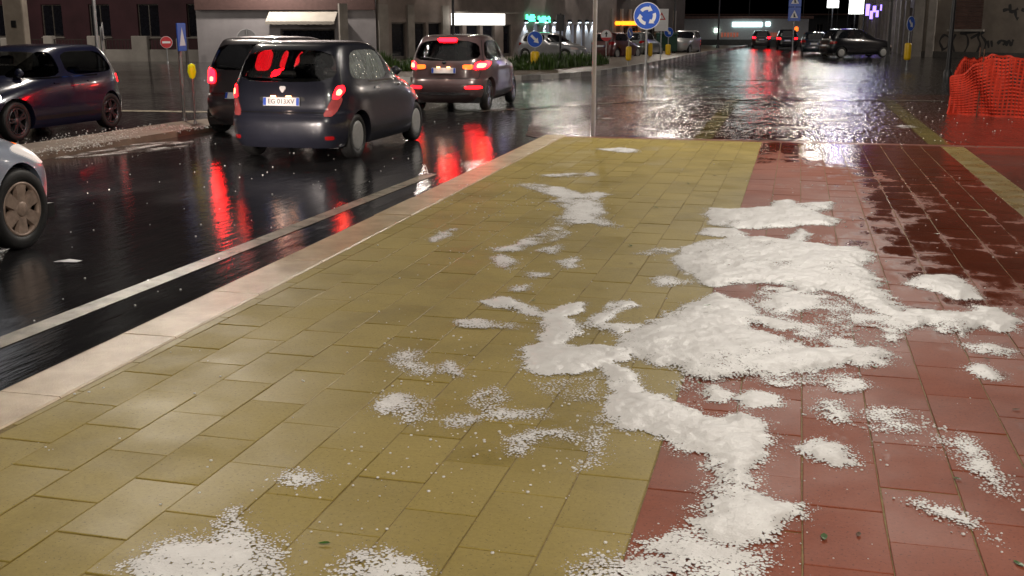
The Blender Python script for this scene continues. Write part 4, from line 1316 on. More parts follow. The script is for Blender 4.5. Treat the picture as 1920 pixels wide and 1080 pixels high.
delineator(1219, 110, 80, 104, 4.0, 'slim yellow bollard just right of the roundabout sign post')
delineator(1252, 106, 82, 102, 5.0, 'yellow bollard under a small round blue sign, in front of the dark green container', True, 60, 9, .5)
delineator(1699, 131, 78, 108, 6.0, 'yellow bollard on the right in front of the graffiti building', True, 45, 13, .95)
g = ground(1136, 120, ROAD_Z); k = g.length/2098
r = post_root('prohibition_sign', g.x, g.y, .05, 'round red and white prohibition sign beside the white post', 'sign')
pole(r, CAM_H + .12 - 3*k); zc = CAM_H + .12 - 14*k; p = round_plate(r, zc, 10.5*k, M_SWHITE, M_SRED)
b = MB(); n = 18; R = 10.0*k
shape(p, [(R*math.cos(t), R*math.sin(t)) for t in [PI + PI*.12 + (PI*.76)*i/n for i in range(n+1)]], zc, M_SRED)
shape(p, [(-R*.12, -R*.25), (R*.12, -R*.25), (R*.12, R*.25), (R*.34, R*.2), (0, R*.75), (-R*.34, R*.2), (-R*.12, R*.25)], zc, M_INK, d=-.058)
# pedestrian crossing sign, far
g = ground(1485, 104, ROAD_Z); k = g.length/2098
r = post_root('crossing_sign', g.x, g.y, 0, 'tall blue double pedestrian-crossing sign with white triangles down the street', 'sign')
pole(r, CAM_H + .12 + 54*k, .035)
for (y0, y1) in ((40, 16), (15, -9)):
    za, zb = CAM_H + .12 + (52-y0)*k, CAM_H + .12 + (52-y1)*k; hw = 11*k
    b = MB(); b.bbox(-hw, hw, -.07, -.045, za, zb, .006); p = piece(b, 'sign_plate', M_SBLUE, r)
    shape(p, [(-hw*.62, -hw*.6), (hw*.62, -hw*.6), (0, hw*.62)], (za+zb)/2, M_SWHITE, d=-.072)
    shape(p, [(-.04, -hw*.5), (.10, -hw*.5), (.02, -hw*.05), (.06, hw*.1), (-.06, hw*.1)], (za+zb)/2, M_INK, d=-.075)
# signs on the left
r = post_root('crossing_sign', -10.66, 17.7, math.radians(104), 'blue square sign with a white triangle seen at a slant, on the median at left', 'sign', z=ROAD_Z+.1)
pole(r, 1.72, .028); b = MB(); b.bbox(-.25, .25, -.06, -.04, 1.24, 1.72, .006); p = piece(b, 'sign_plate', M_SBLUE, r)
shape(p, [(-.17, -.15), (.17, -.15), (0, .17)], 1.48, M_SWHITE, d=-.062)
g = ground(366, 245, ROAD_Z)
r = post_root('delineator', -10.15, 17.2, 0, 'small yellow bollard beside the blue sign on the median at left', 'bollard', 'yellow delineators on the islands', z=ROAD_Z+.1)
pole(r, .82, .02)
b = MB(); b.lathe([(.022, .78), (.05, .81), (.075, .90), (.06, 1.01), (.01, 1.04)], 18); b.build('yellow_body', glow('glowing yellow', (0.75, 0.75, 0.0), 0.25, (0.70, 0.66, 0.02)), r)  # no lamp: a faint glow is put into the yellow
r = post_root('no_entry_sign', -31.2, 50.6, math.radians(32), 'small red no-entry sign with a white bar before the low pale wall', 'sign')
pole(r, 1.75 - .5, .03, M_POST); p = round_plate(r, 1.02, .30, M_SRED); shape(p, [(-.20, -.05), (.20, -.05), (.20, .05), (-.20, .05)], 1.02, M_SWHITE)
for (px, py, d, top, lab, sg) in ((196, 140, 27, 50, 'thin grey sign post with a small plate seen edge-on behind the navy car', True),):
    g = ground(px, py, ROAD_Z); v = Vector((g.x, g.y)).normalized()*d
    r = post_root('sign_post', v.x, v.y, math.radians(120), lab, 'post'); pole(r, CAM_H + .12 + (52-top)*d/2098, .03)
    b = MB(); disc(b, .2, -.045, -.035, CAM_H + .12 - 6*d/2098); piece(b, 'sign_plate', M_SBACK, r)
# back of a round sign above the half hidden car
g = ground(468, 170, ROAD_Z); v = Vector((g.x, g.y)).normalized()*33; k = 33/2098
r = post_root('sign_back_view', v.x, v.y, PI + .5, 'grey back of a round sign above the half hidden car', 'sign'); pole(r, CAM_H + .12 - 2*k)
round_plate(r, CAM_H + .12 - 20*k, 18*k, M_SBLUE)
# white post at the end of the pavement
r = post_root('sign_post', -3.05, 16.95, .1, 'tall thin white post at the end of the yellow pavement', 'post', z=ROAD_Z + .02)
pole(r, 3.1, .033, M_WPOST); p = round_plate(r, 2.8, .30, M_SBLUE); shape(p, straight_arrow(.4, .09, math.radians(-45)), 2.8, M_SWHITE)
# small traffic light
g = ground(1050, 128, ROAD_Z); k = g.length/2098
r = post_root('traffic_light', g.x, g.y, PI, 'black traffic light seen from behind before the blue-lit shop', 'traffic light'); pole(r, CAM_H + .12 + 26*k, .045, M_DPOST)
b = MB(); b.bbox(-.17, .17, -.14, .14, CAM_H + .12 - 6*k, CAM_H + .12 + 24*k, .03); hd = b.build('signal_head', M_DPOST, r)
for q in range(3):
    b = MB(); b.lathe([(.10, -.24), (.105, -.14)], 16, 'y'); b.build('visor', M_DPOST, hd, (0, 0, CAM_H + .12 + (0 + q*9)*k))

# street lamps -------------------------------------------------------
M_LENS = glow('street lamp lens', (1.0, 0.90, 0.78), 6.0)
def street_lamp(name, x, y, arms, h, label, power, lit=True, col=(1.0, .90, .78), m=M_DPOST, z=ROAD_Z, r0=.09):
    root = post_root(name, x, y, 0, label, 'street lamp', 'street lamps', z=z)
    mb = MB(); mb.tube([(0, 0, -.05), (0, 0, 1.0), (0, 0, h)], [r0, r0*.85, r0*.5], 14); mb.lathe([(r0*1.6, 0), (r0*1.6, .25), (r0*1.05, .35)], 14); mb.build('post', m, root)
    for (ax, ay) in arms:
        l = math.hypot(ax, ay); ux, uy = ax/l, ay/l
        mb = MB(); mb.tube([(0, 0, h-.25), (ax*.3, ay*.3, h+.05), (ax*.75, ay*.75, h+.12), (ax, ay, h+.10)], [.045, .04, .035, .03], 10); mb.build('arm', m, root)
        hd = MB()
        a = math.atan2(uy, ux)
        hd.lathe([(.05, .10), (.20, .06), (.26, -.02), (.25, -.06)], 20); ho = hd.build('lamp_head', m, root, (ax, ay, h+.08))
        ho.scale = (1, 1, 1)
        ln = MB(); ln.lathe([(.245, -.061), (.20, -.10), (.10, -.13), (.001, -.14)], 20); ln.build('lens', M_LENS if lit else M_LENSC, ho)
        if lit:
            ld = bpy.data.lights.new('lamp_light', 'POINT'); ld.energy = power; ld.color = col; ld.shadow_soft_size = .16
            lo = bpy.data.objects.new('lamp_light', ld); COL.objects.link(lo); lo.parent = root; lo.location = (ax, ay, h-.28)
    return root
street_lamp('street_lamp', 4.4, -4.6, [(-1.8, 0.4)], 8.2, 'street lamp on the pavement behind the viewer', 3350)
street_lamp('street_lamp', -14.9, 21.4, [(1.6, -.6)], 9.2, 'slim street lamp post on the far side beyond the navy car', 3000, m=M_POST, r0=.05)
street_lamp('street_lamp', 4.98, 40.4, [(-1.4, 0)], 8.5, 'dark unlit lamp post on the right in front of the graffiti wall', 0, lit=False)
street_lamp('street_lamp', -8.3, 76.5, [(-.75, -.1), (.75, .1)], 8.2, 'double-armed street lamp on the island beside the white parked car', 110)
for i, (x, y, lab) in enumerate(((4.6, 62, 'first lit street lamp on the right before the black people carrier'), (4.6, 88, 'second lit street lamp on the right beyond the black people carrier'), (4.4, 112, 'third lit street lamp on the right, level with the kiosk'),
                                 (4.2, 138, 'fourth lit street lamp on the right, past the kiosk'), (4.0, 172, 'farthest lit street lamp on the right'))):
    street_lamp('street_lamp', x, y, [(-1.9, 0)], 8.2, lab, (130, 240, 320, 420, 560)[i])
street_lamp('street_lamp', -17.6, 56.0, [(1.4, -.5)], 7.6, 'street lamp before the stone building, left of the white lightbox', 170)
for (x, y, lab, pw) in ((-6.4, 92, 'lit street lamp on the left side of the street, before the kiosk', 40), (-5.6, 128, 'lit street lamp on the left side of the street, past the kiosk', 60), (.3, 150, 'lit street lamp in the middle of the street behind the kiosk', 240)):
    street_lamp('street_lamp', x, y, [(1.6, 0)], 8.2, lab, pw)
street_lamp('street_lamp', -42.0, 41.0, [(.3, 1.8)], 8.2, 'added street lamp out of view at far left, lighting the low pale wall', 2400)  # added outside the view to brighten the wall and building behind it
# lamp hung on a wire over the crossing
hl = tag(empty('hanging_lamp', (0.9, 19.4, 8.6)), 'street lamp hung on a wire above the crossing', 'street lamp', 'street lamps')
mb = MB(); mb.tube([(-15.8, 2.0, .25), (-7, .95, -.02), (0, 0, .22), (6.6, -.9, .5)], .012, 6); mb.build('wire', M_DPOST, hl)
mb = MB(); mb.lathe([(.04, .22), (.08, .12), (.24, .06), (.28, -.04)], 20); mb.build('lamp_head', M_DPOST, hl)
mb = MB(); mb.lathe([(.26, -.045), (.2, -.10), (.001, -.14)], 20); mb.build('lens', M_LENS, hl)
ld = bpy.data.lights.new('lamp_light', 'POINT'); ld.energy = 3200; ld.color = (1, .92, .82); ld.shadow_soft_size = .16
lo = bpy.data.objects.new('lamp_light', ld); COL.objects.link(lo); lo.parent = hl; lo.location = (0, 0, -.34)
r = post_root('wire_post', 7.5, 18.5, 0, 'steel post holding the lamp wire, beside the crossing', 'post'); pole(r, 9.3, .08, M_DPOST)

# lit signs on posts far right
for (px, py, x0, y0, x1, y1, lab) in ((1598, 98, 1587, 1, 1612, 28, 'big bright white lit sign on a post down the right side'), (1556, 96, 1546, 4, 1566, 17, 'smaller white lit sign left of the big bright one')):
    g = ground(px, py, ROAD_Z); k = g.length/2098
    r = post_root('lit_sign', g.x, g.y, 0, lab, 'sign'); pole(r, CAM_H + .12 + (52-y1)*k + .05, .05, M_DPOST)
    b = MB(); b.bbox((x0-px)*k, (x1-px)*k, -.12, .12, CAM_H + .12 + (52-y1)*k, CAM_H + .12 + (52-y0)*k, .05); piece(b, 'lightbox', M_SIGN, r)
    if px == 1598:      # violet blade sign above it on the same post
        b = MB(); b.bbox(-1.0, -.08, -.10, .10, 4.1, 7.0, .04); piece(b, 'violet_panel', M_VIO, r); b = MB(); b.tube([(0, 0, 3.5), (0, 0, 7.1)], .05, 10); b.build('mast', M_DPOST, r)
    ld = bpy.data.lights.new('sign_light', 'POINT'); ld.energy = 60; ld.color = (.9, .92, 1); ld.shadow_soft_size = .4
    lo = bpy.data.objects.new('sign_light', ld); COL.objects.link(lo); lo.parent = r; lo.location = (0, -.7, CAM_H + (52-(y0+y1)/2)*k)
g = ground(1491, 92, ROAD_Z); k = g.length/2098
r = post_root('warning_lamp', g.x, g.y, 0, 'small orange warning lamp on a post right of the crossing sign', 'lamp'); pole(r, CAM_H + .12 - 6*k, .04, M_DPOST)
b = MB(); b.lathe([(.10, 0), (.16, .06), (.16, .30), (.08, .38), (.001, .40)], 14); b.build('lens', M_AMBER, r, (0, 0, CAM_H + .10 - 6*k))
# green container
g = ground(1250, 101, ROAD_Z)
r = tag(empty('waste_container', (-8.55, 74.0, ROAD_Z + .12), .3), 'dark green waste container beside the white parked car', 'container')
mb = MB(); mb.bbox(-.7, .7, -.5, .5, .12, 1.15, .06); mb.build('bin', mat('green plastic', (0.012, 0.045, 0.03), 0.4, var=0.2), r)
mb = MB(); mb.bbox(-.75, .75, -.55, .55, 1.152, 1.32, .09); mb.build('lid', mat('green plastic', (0.012, 0.045, 0.03), 0.4), r)
for sx in (-.55, .55):
    for sy in (-.38, .38):
        mb = MB(); mb.lathe([(.001, -.03), (.09, -.03), (.09, .03), (.001, .03)], 12, 'x'); mb.build('castor', M_TYRE, r, (sx, sy, .09))

# planting on the island ---------------------------------------------
def shrub(name, P0, P1, depth, h, n, label, m, seed):
    rr = np.random.default_rng(seed)
    P0, P1 = np.array(P0), np.array(P1); d = P1-P0; nrm = np.array([-d[1], d[0]])/np.hypot(*d)
    t = rr.random(n); s = rr.random(n)*depth
    base = P0 + d*t[:, None] + nrm*s[:, None]
    hh = h*(0.45 + 0.55*rr.random(n))*(0.65 + .35*np.sin(t*23 + seed)*np.sin(t*9))
    az = rr.random(n)*6.283; lean = (rr.random(n))*0.5*hh; w = 0.02 + rr.random(n)*.025
    z0 = ROAD_Z + .11
    V = np.zeros((n, 5, 3))
    cx, sx = np.cos(az), np.sin(az)
    for k, (f, ww) in enumerate(((0, .6), (0, -.6), (.55, 1.0), (.55, -1.0), (1.0, 0))):
        V[:, k, 0] = base[:, 0] + cx*lean*f**1.6 - sx*w*ww
        V[:, k, 1] = base[:, 1] + sx*lean*f**1.6 + cx*w*ww
        V[:, k, 2] = z0 + hh*f
    F = []
    for i in range(n):
        b = i*5; F += [(b, b+1, b+3, b+2), (b+2, b+3, b+4)]
    me = bpy.data.meshes.new(name); me.from_pydata(V.reshape(-1, 3).tolist(), [], F); me.materials.append(m)
    return tag(link(name, me), label, 'plants', kind='stuff')
M_LEAF = mat('leaf green', (0.045, 0.085, 0.016), 0.45, var=0.5, scale=3)
shrub('ground_cover', (-16.5, 39.0), (-9.3, 42.8), 3.2, .85, 5200, 'green planting on the traffic island', M_LEAF, 4)
shrub('ground_cover', (-9.4, 44.0), (-8.3, 50.5), 2.6, .75, 2600, 'lower green planting at the tip of the island', M_LEAF, 9)

# orange mesh barrier -------------------------------------------------
M_ORM = mat('orange mesh', (0.50, 0.036, 0.016), 0.45, var=0.2, scale=4)
fr = tag(empty('mesh_barrier', (3.02, 24.1, APR_Z)), 'orange plastic mesh barrier on steel rods at the right', 'barrier')
loop = [(0.0, 0.0), (.55, -.25), (1.5, -.62), (2.7, -.9), (4.0, -1.0), (4.2, 1.2), (2.6, 1.9), (.8, 1.6), (0.0, 0.0)]
lens = [0]
for i in range(len(loop)-1): lens.append(lens[-1] + math.dist(loop[i], loop[i+1]))
def along(s):
    for i in range(len(loop)-1):
        if s <= lens[i+1] or i == len(loop)-2:
            f = (s-lens[i])/(lens[i+1]-lens[i]); return loop[i][0]+(loop[i+1][0]-loop[i][0])*f, loop[i][1]+(loop[i+1][1]-loop[i][1])*f
def fpoint(s, v):
    x, y = along(min(max(s, 0), lens[-1]))
    dip = .36*math.exp(-((s-.0)/.42)**2) + .36*math.exp(-((s-lens[-1])/.42)**2) + .05*abs(math.sin(s*1.9 + .5)) + .02*math.sin(s*5.1)
    h = 1.12 - dip
    wob = .09*math.sin(s*4.3 + v*2.0) + .05*math.sin(s*11 + v*5) + .14*(1-v)*math.sin(s*2.2)
    return Vector((x + wob*.5, y + wob - .10*(1-v), .02 + h*v + .02*math.sin(s*17)*v))
vs, fs = [], []
def strip(pts, wv):
    b = len(vs)
    for i, p in enumerate(pts):
        vs.append(p + wv*.5); vs.append(p - wv*.5)
    for i in range(len(pts)-1): fs.append((b+2*i, b+2*i+1, b+2*i+3, b+2*i+2))
S = lens[-1]; ns = int(S/.075); nv = 16
for i in range(nv+1): strip([fpoint(S*k/(ns), i/nv) for k in range(ns+1)], Vector((0, 0, .030 if i not in (0, nv) else .045)))
for k in range(ns+1): strip([fpoint(S*k/ns, i/nv) for i in range(nv+1)], Vector((.034, .010, 0)))
me = bpy.data.meshes.new('mesh_panel'); me.from_pydata(vs, [], fs); me.materials.append(M_ORM); link('mesh_panel', me, fr)
for s_ in (.6, 1.6, 2.8, 4.1, 6.2, 8.0, 10.0):
    if s_ < S:
        x, y = along(s_); mb = MB(); mb.tube([(x, y+.05, 0), (x+random.uniform(-.04, .04), y+.05, 1.32)], .011, 8); mb.build('rod', mat('rusty rod', (0.10, 0.05, 0.03), 0.6, metal=.4), fr)
# ------------------------------------------------------------------ hail
HAIL = [
 ('d',0.045,[(-0.76,7.7),(-0.73,8.15),(-0.6,8.42),(-0.4,8.62),(-0.19,8.67),(0.06,8.59),(0.32,8.46),(0.54,8.47),(0.59,8.22),(0.53,7.91),(0.56,7.36),(0.56,7.12),(0.69,6.72),(0.66,6.46),(0.54,6.48),(0.45,6.75),(0.37,6.94),(0.21,7.03),(0.13,6.88),(0.04,7.08),(-0.08,7.12),(-0.22,7.08),(-0.37,6.98),(-0.51,6.94),(-0.65,7.26)]),
 ('d',0.05,[(-0.71,6.0),(-0.57,6.37),(-0.39,6.68),(-0.27,6.56),(-0.16,6.25),(0.02,6.04),(0.01,5.94),(-0.18,6.03),(-0.23,5.78),(-0.04,5.69),(0.07,5.81),(0.14,5.56),(0.25,5.39),(0.18,5.23),(-0.03,5.14),(-0.35,5.04),(-0.72,5.26),(-0.82,5.36),(-0.77,5.59)]),
 ('d',0.03,[(-0.14,6.48),(-0.0,6.94),(0.18,6.68),(0.16,6.5),(0.02,6.3),(-0.07,6.33)]),
 ('d',0.05,[(0.62,6.34),(0.73,6.59),(0.86,6.55),(1.05,6.66),(1.1,6.8),(1.25,6.78),(1.27,6.46),(1.22,6.25),(1.15,6.21),(1.07,6.31),(1.0,6.12),(0.94,6.03),(0.87,6.2),(0.81,6.31),(0.73,6.24)]),
 ('d',0.05,[(0.52,5.62),(0.48,5.47),(0.38,5.44),(0.25,5.32),(0.1,5.21),(-0.05,5.2),(-0.18,5.1),(-0.34,4.99),(-0.46,5.09),(-0.58,5.29),(-0.69,5.31),(-0.78,5.19),(-0.89,5.03),(-1.03,4.92),(-1.19,4.93),(-1.24,5.07),(-1.2,5.27),(-1.08,5.3),(-0.85,5.41),(-0.82,5.63),(-0.66,5.95),(-0.31,6.04),(-0.02,5.84),(0.12,5.61),(0.36,5.63)]),
 ('d',0.045,[(-0.87,5.12),(-0.73,5.02),(-0.64,4.84),(-0.61,4.69),(-0.51,4.68),(-0.4,4.56),(-0.32,4.44),(-0.21,4.42),(-0.13,4.49),(-0.07,4.44),(-0.02,4.32),(-0.06,4.16),(-0.04,4.05),(-0.07,3.89),(-0.04,3.7),(0.02,3.65),(0.07,3.64),(0.07,3.55),(0.03,3.45),(0.03,3.33),(-0.03,3.3),(-0.08,3.25),(-0.15,3.29),(-0.21,3.35),(-0.23,3.43),(-0.22,3.52),(-0.22,3.7),(-0.18,3.76),(-0.21,3.9),(-0.26,4.05),(-0.36,4.12),(-0.45,4.18),(-0.54,4.22),(-0.65,4.22),(-0.71,4.34),(-0.71,4.59),(-0.71,4.74),(-0.81,4.96)]),
 ('d',0.02,[(-0.42,3.07),(-0.37,3.25),(-0.3,3.35),(-0.23,3.35),(-0.14,3.27),(-0.05,3.26),(0.01,3.31),(-0.02,3.18),(-0.06,3.03),(-0.41,2.94),(-0.57,2.9),(-0.59,3.04),(-0.52,3.12)]),
 ('d',0.03,[(-1.34,5.96),(-1.24,6.11),(-1.21,6.25),(-1.18,6.13),(-1.19,5.92),(-1.1,5.74),(-1.03,5.65),(-1.12,5.52),(-1.17,5.37),(-1.27,5.74),(-1.43,5.94),(-1.55,6.03),(-1.7,6.13),(-1.76,6.16),(-1.68,6.25),(-1.53,6.13)]),
 ('d',0.03,[(-1.17,5.65),(-1.05,5.87),(-0.97,6.18),(-0.91,6.38),(-0.88,6.29),(-0.94,6.06),(-0.97,5.85),(-0.75,5.87),(-0.86,5.66),(-1.01,5.73)]),
 ('d',0.03,[(-1.24,5.03),(-1.25,5.21),(-1.22,5.32),(-1.05,5.33),(-0.92,5.3),(-0.79,5.23),(-0.84,5.07),(-0.89,5.0),(-0.97,4.92),(-1.04,4.87),(-1.15,4.9)]),
 ('d',0.020,[(-2.84,11.04),(-2.73,11.21),(-2.53,11.19),(-2.34,11.04),(-2.14,10.76),(-2.02,10.61),(-1.91,10.82),(-1.74,10.68),(-1.76,10.37),(-1.72,10.05),(-1.59,9.56),(-1.59,9.36),(-1.47,9.03),(-1.35,8.97),(-1.39,8.83),(-1.53,8.92),(-1.64,9.07),(-1.74,8.95),(-1.83,8.76),(-1.74,8.53),(-1.73,8.3),(-1.81,8.12),(-1.91,7.95),(-1.93,7.7),(-2.08,7.66),(-2.15,7.75),(-2.04,7.92),(-1.98,8.15),(-1.94,8.48),(-1.93,8.91),(-1.95,9.37),(-1.97,9.66),(-2.2,10.03),(-2.19,10.38),(-2.39,10.57),(-2.65,10.89)]),
 ('d',0.015,[(-2.72,11.95),(-2.46,12.18),(-2.2,12.33),(-2.14,12.1),(-2.25,11.92),(-2.62,11.78)]),
 ('d',0.015,[(-2.57,14.76),(-2.34,15.05),(-2.1,14.88),(-1.98,14.51),(-2.15,14.42),(-2.39,14.58)]),
 ('d',0.015,[(-1.79,7.77),(-1.69,8.04),(-1.65,7.91),(-1.68,7.7)]),
 ('d',0.02,[(-2.05,7.44),(-2.01,7.54),(-1.9,7.35),(-1.81,7.13),(-1.84,7.06),(-1.97,7.27)]),
 ('d',0.02,[(-1.59,7.43),(-1.47,7.58),(-1.4,7.29),(-1.46,7.19)]),
 ('d',0.015,[(-1.72,7.03),(-1.58,7.01),(-1.62,6.86)]),
 ('d',0.015,[(-1.7,6.61),(-1.6,6.66),(-1.56,6.54),(-1.64,6.47)]),
 ('d',0.02,[(-1.07,7.82),(-0.98,7.94),(-0.93,8.1),(-0.8,8.09),(-0.81,7.95),(-0.96,7.78)]),
 ('d',0.015,[(-0.84,7.04),(-0.76,7.14),(-0.59,7.05),(-0.52,7.01),(-0.68,6.84),(-0.79,6.87)]),
 ('d',0.012,[(-1.77,5.69),(-1.68,5.73),(-1.48,5.7),(-1.45,5.63),(-1.6,5.6),(-1.72,5.6)]),
 ('d',0.02,[(-1.89,4.92),(-1.88,5.05),(-1.79,5.04),(-1.71,4.87),(-1.62,4.84),(-1.59,4.91),(-1.5,4.84),(-1.45,4.71),(-1.5,4.73),(-1.56,4.77),(-1.64,4.72),(-1.74,4.72),(-1.84,4.84)]),
 ('d',0.02,[(-1.7,4.28),(-1.69,4.41),(-1.63,4.41),(-1.53,4.38),(-1.47,4.37),(-1.47,4.22),(-1.49,4.17),(-1.49,4.06),(-1.52,4.07),(-1.53,4.16),(-1.62,4.18)]),
 ('d',0.012,[(-1.46,4.14),(-1.38,4.13),(-1.34,4.21),(-1.24,4.19),(-1.26,4.12),(-1.33,4.06)]),
 ('d',0.02,[(-1.31,4.41),(-1.33,4.58),(-1.27,4.57),(-1.2,4.44),(-1.22,4.38),(-1.16,4.3),(-1.08,4.3),(-0.98,4.35),(-0.96,4.29),(-1.03,4.25),(-1.14,4.24),(-1.22,4.26)]),
 ('d',0.02,[(-1.03,3.88),(-1.06,4.03),(-0.99,4.13),(-0.89,4.15),(-0.76,4.1),(-0.76,4.04),(-0.83,4.06),(-0.9,4.07),(-0.95,3.97),(-0.97,3.89),(-1.0,3.85)]),
 ('d',0.012,[(-0.72,3.74),(-0.71,3.83),(-0.69,3.89),(-0.73,4.07),(-0.71,4.2),(-0.69,4.25),(-0.68,4.14),(-0.7,4.08),(-0.67,3.89),(-0.69,3.8)]),
 ('d',0.020,[(-1.93,2.67),(-1.88,2.9),(-1.75,2.91),(-1.8,3.06),(-1.79,3.12),(-1.67,2.98),(-1.58,2.95),(-1.53,3.0),(-1.49,2.87),(-1.44,2.7),(-1.86,2.6)]),
 ('d',0.02,[(-1.28,2.84),(-1.27,2.96),(-1.19,2.94),(-1.1,2.93),(-0.98,2.82),(-1.26,2.75)]),
 ('d',0.012,[(-1.79,3.4),(-1.71,3.5),(-1.61,3.44),(-1.61,3.37),(-1.73,3.36)]),
 ('s',1500,[(0.31,4.74),(0.39,4.8),(0.55,4.8),(0.66,4.66),(0.79,4.5),(0.85,4.15),(0.87,4.03),(0.85,3.84),(0.8,3.85),(0.69,4.06),(0.58,4.21),(0.44,4.29),(0.38,4.28),(0.33,4.51)]),
 ('s',1900,[(0.43,3.8),(0.52,3.87),(0.6,3.8),(0.71,3.67),(0.75,3.52),(0.77,3.45),(0.72,3.48),(0.64,3.57),(0.55,3.63),(0.46,3.73)]),
 ('s',1500,[(0.7,4.11),(0.88,3.98),(0.84,3.79),(0.73,3.94)]),
 ('s',1500,[(-0.43,4.85),(-0.16,5.13),(0.12,5.22),(0.37,5.26),(0.48,5.04),(0.29,4.88),(0.0,4.92),(-0.29,4.89)]),
 ('s',1500,[(-0.33,6.37),(-0.13,7.04),(0.21,7.0),(0.53,6.54),(0.77,6.28),(0.6,5.81),(0.24,5.38),(0.12,5.6),(0.02,5.94),(-0.18,6.09)]),
 ('s',500,[(-0.61,3.15),(-0.38,3.31),(-0.19,3.52),(0.03,3.33),(0.11,3.14),(-0.59,2.96)]),
 ('s',350,[(-1.19,4.78),(-0.96,4.89),(-0.8,4.96),(-0.72,4.51),(-0.87,4.43),(-1.05,4.52)]),
 ('s',1500,[(-0.54,4.9),(-0.45,5.01),(-0.28,4.85),(-0.31,4.58),(-0.46,4.65)]),
 ('s',1200,[(-0.48,4.24),(-0.25,4.11),(-0.26,3.94),(-0.44,3.95)]),
 ('s',120,[(-2.13,5.33),(-1.29,5.55),(-0.69,4.29),(-0.72,3.7),(-1.36,3.54),(-1.55,3.49)]),
 ('s',60,[(-3.78,11.01),(-2.64,12.05),(-1.73,7.33),(-2.46,7.14)]),
 ('s',40,[(-1.92,3.63),(-0.65,5.0),(0.86,4.08),(0.72,3.3),(-1.79,2.65)]),
 ('c',0.045,[(-0.7,9.67),(-0.69,10.06),(-0.52,10.04),(-0.36,10.15),(-0.15,10.27),(-0.14,10.63),(-0.01,10.74),(0.04,10.46),(0.18,10.57),(0.38,10.69),(0.39,10.34),(0.24,10.04),(0.43,9.71),(0.36,9.4),(0.17,9.41),(-0.01,9.25),(-0.24,9.08),(-0.42,9.09),(-0.62,9.2)]),
 ('c',0.025,[(-0.68,8.75),(-0.65,9.03),(-0.46,9.02),(-0.34,8.84),(-0.38,8.67),(-0.58,8.67)]),
 ('c',0.04,[(0.03,8.73),(0.1,9.16),(0.18,8.97),(0.15,8.66),(0.06,8.59)]),
 ('c',0.045,[(0.79,7.28),(0.88,7.58),(1.09,7.6),(1.14,7.3),(1.15,6.99),(1.04,6.96),(0.95,7.12),(0.83,7.16)]),
 ('c',0.03,[(0.93,5.9),(1.07,5.95),(1.14,5.82),(1.1,5.75),(1.0,5.78)]),
 ('c',0.035,[(0.24,5.46),(0.35,5.62),(0.47,5.71),(0.53,5.62),(0.49,5.45),(0.39,5.38)]),
 ('c',0.035,[(0.92,5.47),(0.97,5.54),(1.02,5.41),(0.99,5.33),(0.94,5.36)]),
 ('c',0.03,[(-0.35,4.79),(-0.3,4.88),(-0.23,4.8),(-0.24,4.7),(-0.3,4.69)]),
 ('c',0.03,[(-0.16,4.73),(-0.12,4.83),(-0.04,4.79),(-0.02,4.7),(-0.11,4.65)]),
 ('c',0.04,[(0.16,4.68),(0.19,4.82),(0.25,4.79),(0.3,4.67),(0.29,4.53),(0.23,4.53),(0.19,4.6)]),
 ('c',0.04,[(0.12,4.2),(0.17,4.27),(0.24,4.24),(0.28,4.08),(0.22,4.05),(0.16,4.11)]),
 ('c',0.015,[(-2.71,7.97),(-2.7,8.28),(-2.67,8.47),(-2.62,8.14),(-2.67,7.89)]),
]
def hail_mat(name='hail', slush=False):
    """packed hail; slush = dissolves into separate grains where the layer is thin (point attribute thick)"""
    t = NT(name)
    n1 = t.noise(6, 5, 0.65, 'World'); n2 = t.noise(150, 3, 0.7, 'World')
    c = t.mix(t.ramp(n1, [(0.3, 0), (0.7, 1)]), (0.74, 0.72, 0.70), (0.90, 0.89, 0.87))
    t.set(Roughness=0.40)
    if slush:
        at = t.n.new('ShaderNodeAttribute'); at.attribute_name = 'thick'
        th = at.outputs['Fac']
        vo = t.n.new('ShaderNodeTexVoronoi'); vo.inputs['Scale'].default_value = 85
        gp = t.n.new('ShaderNodeNewGeometry'); t.lk(gp.outputs['Position'], vo.inputs['Vector'])
        grain = t.math('ADD', t.math('MULTIPLY', vo.outputs['Distance'], 0.75), t.math('MULTIPLY', t.noise(38, 3, 0.6, 'World'), 0.55))
        al = t.ramp(t.math('SUBTRACT', t.math('ADD', t.math('MULTIPLY', th, 0.95), 0.28), grain), [(0.0, 0.0), (0.16, 1.0)])
        t.set(Alpha=al)
        c = t.mix(t.ramp(th, [(0.25, 0.0), (0.75, 1.0)]), t.mix(1.0, c, (0.86, 0.84, 0.82), 'MULTIPLY'), c)
        nb = t.bump(vo.outputs['Distance'], 0.20, 0.005)
        t.set(Normal=t.bump(n2, 0.4, 0.005, nb))
    else: t.set(Normal=t.bump(n2, 0.5, 0.006))
    t.set(Base_Color=c)
    return t.m
M_SLUSH = hail_mat('hail slush', True)
M_HAIL = hail_mat()
def vnoise(x, y, scale, seed):
    r = np.random.default_rng(seed); G = r.random((256, 256))
    u, v = x/scale, y/scale
    i, j = np.floor(u).astype(int), np.floor(v).astype(int); f, g_ = u-i, v-j
    f = f*f*(3-2*f); g_ = g_*g_*(3-2*g_)
    i0, i1, j0, j1 = i % 256, (i+1) % 256, j % 256, (j+1) % 256
    return (G[i0, j0]*(1-f)*(1-g_) + G[i1, j0]*f*(1-g_) + G[i0, j1]*(1-f)*g_ + G[i1, j1]*f*g_)*2-1
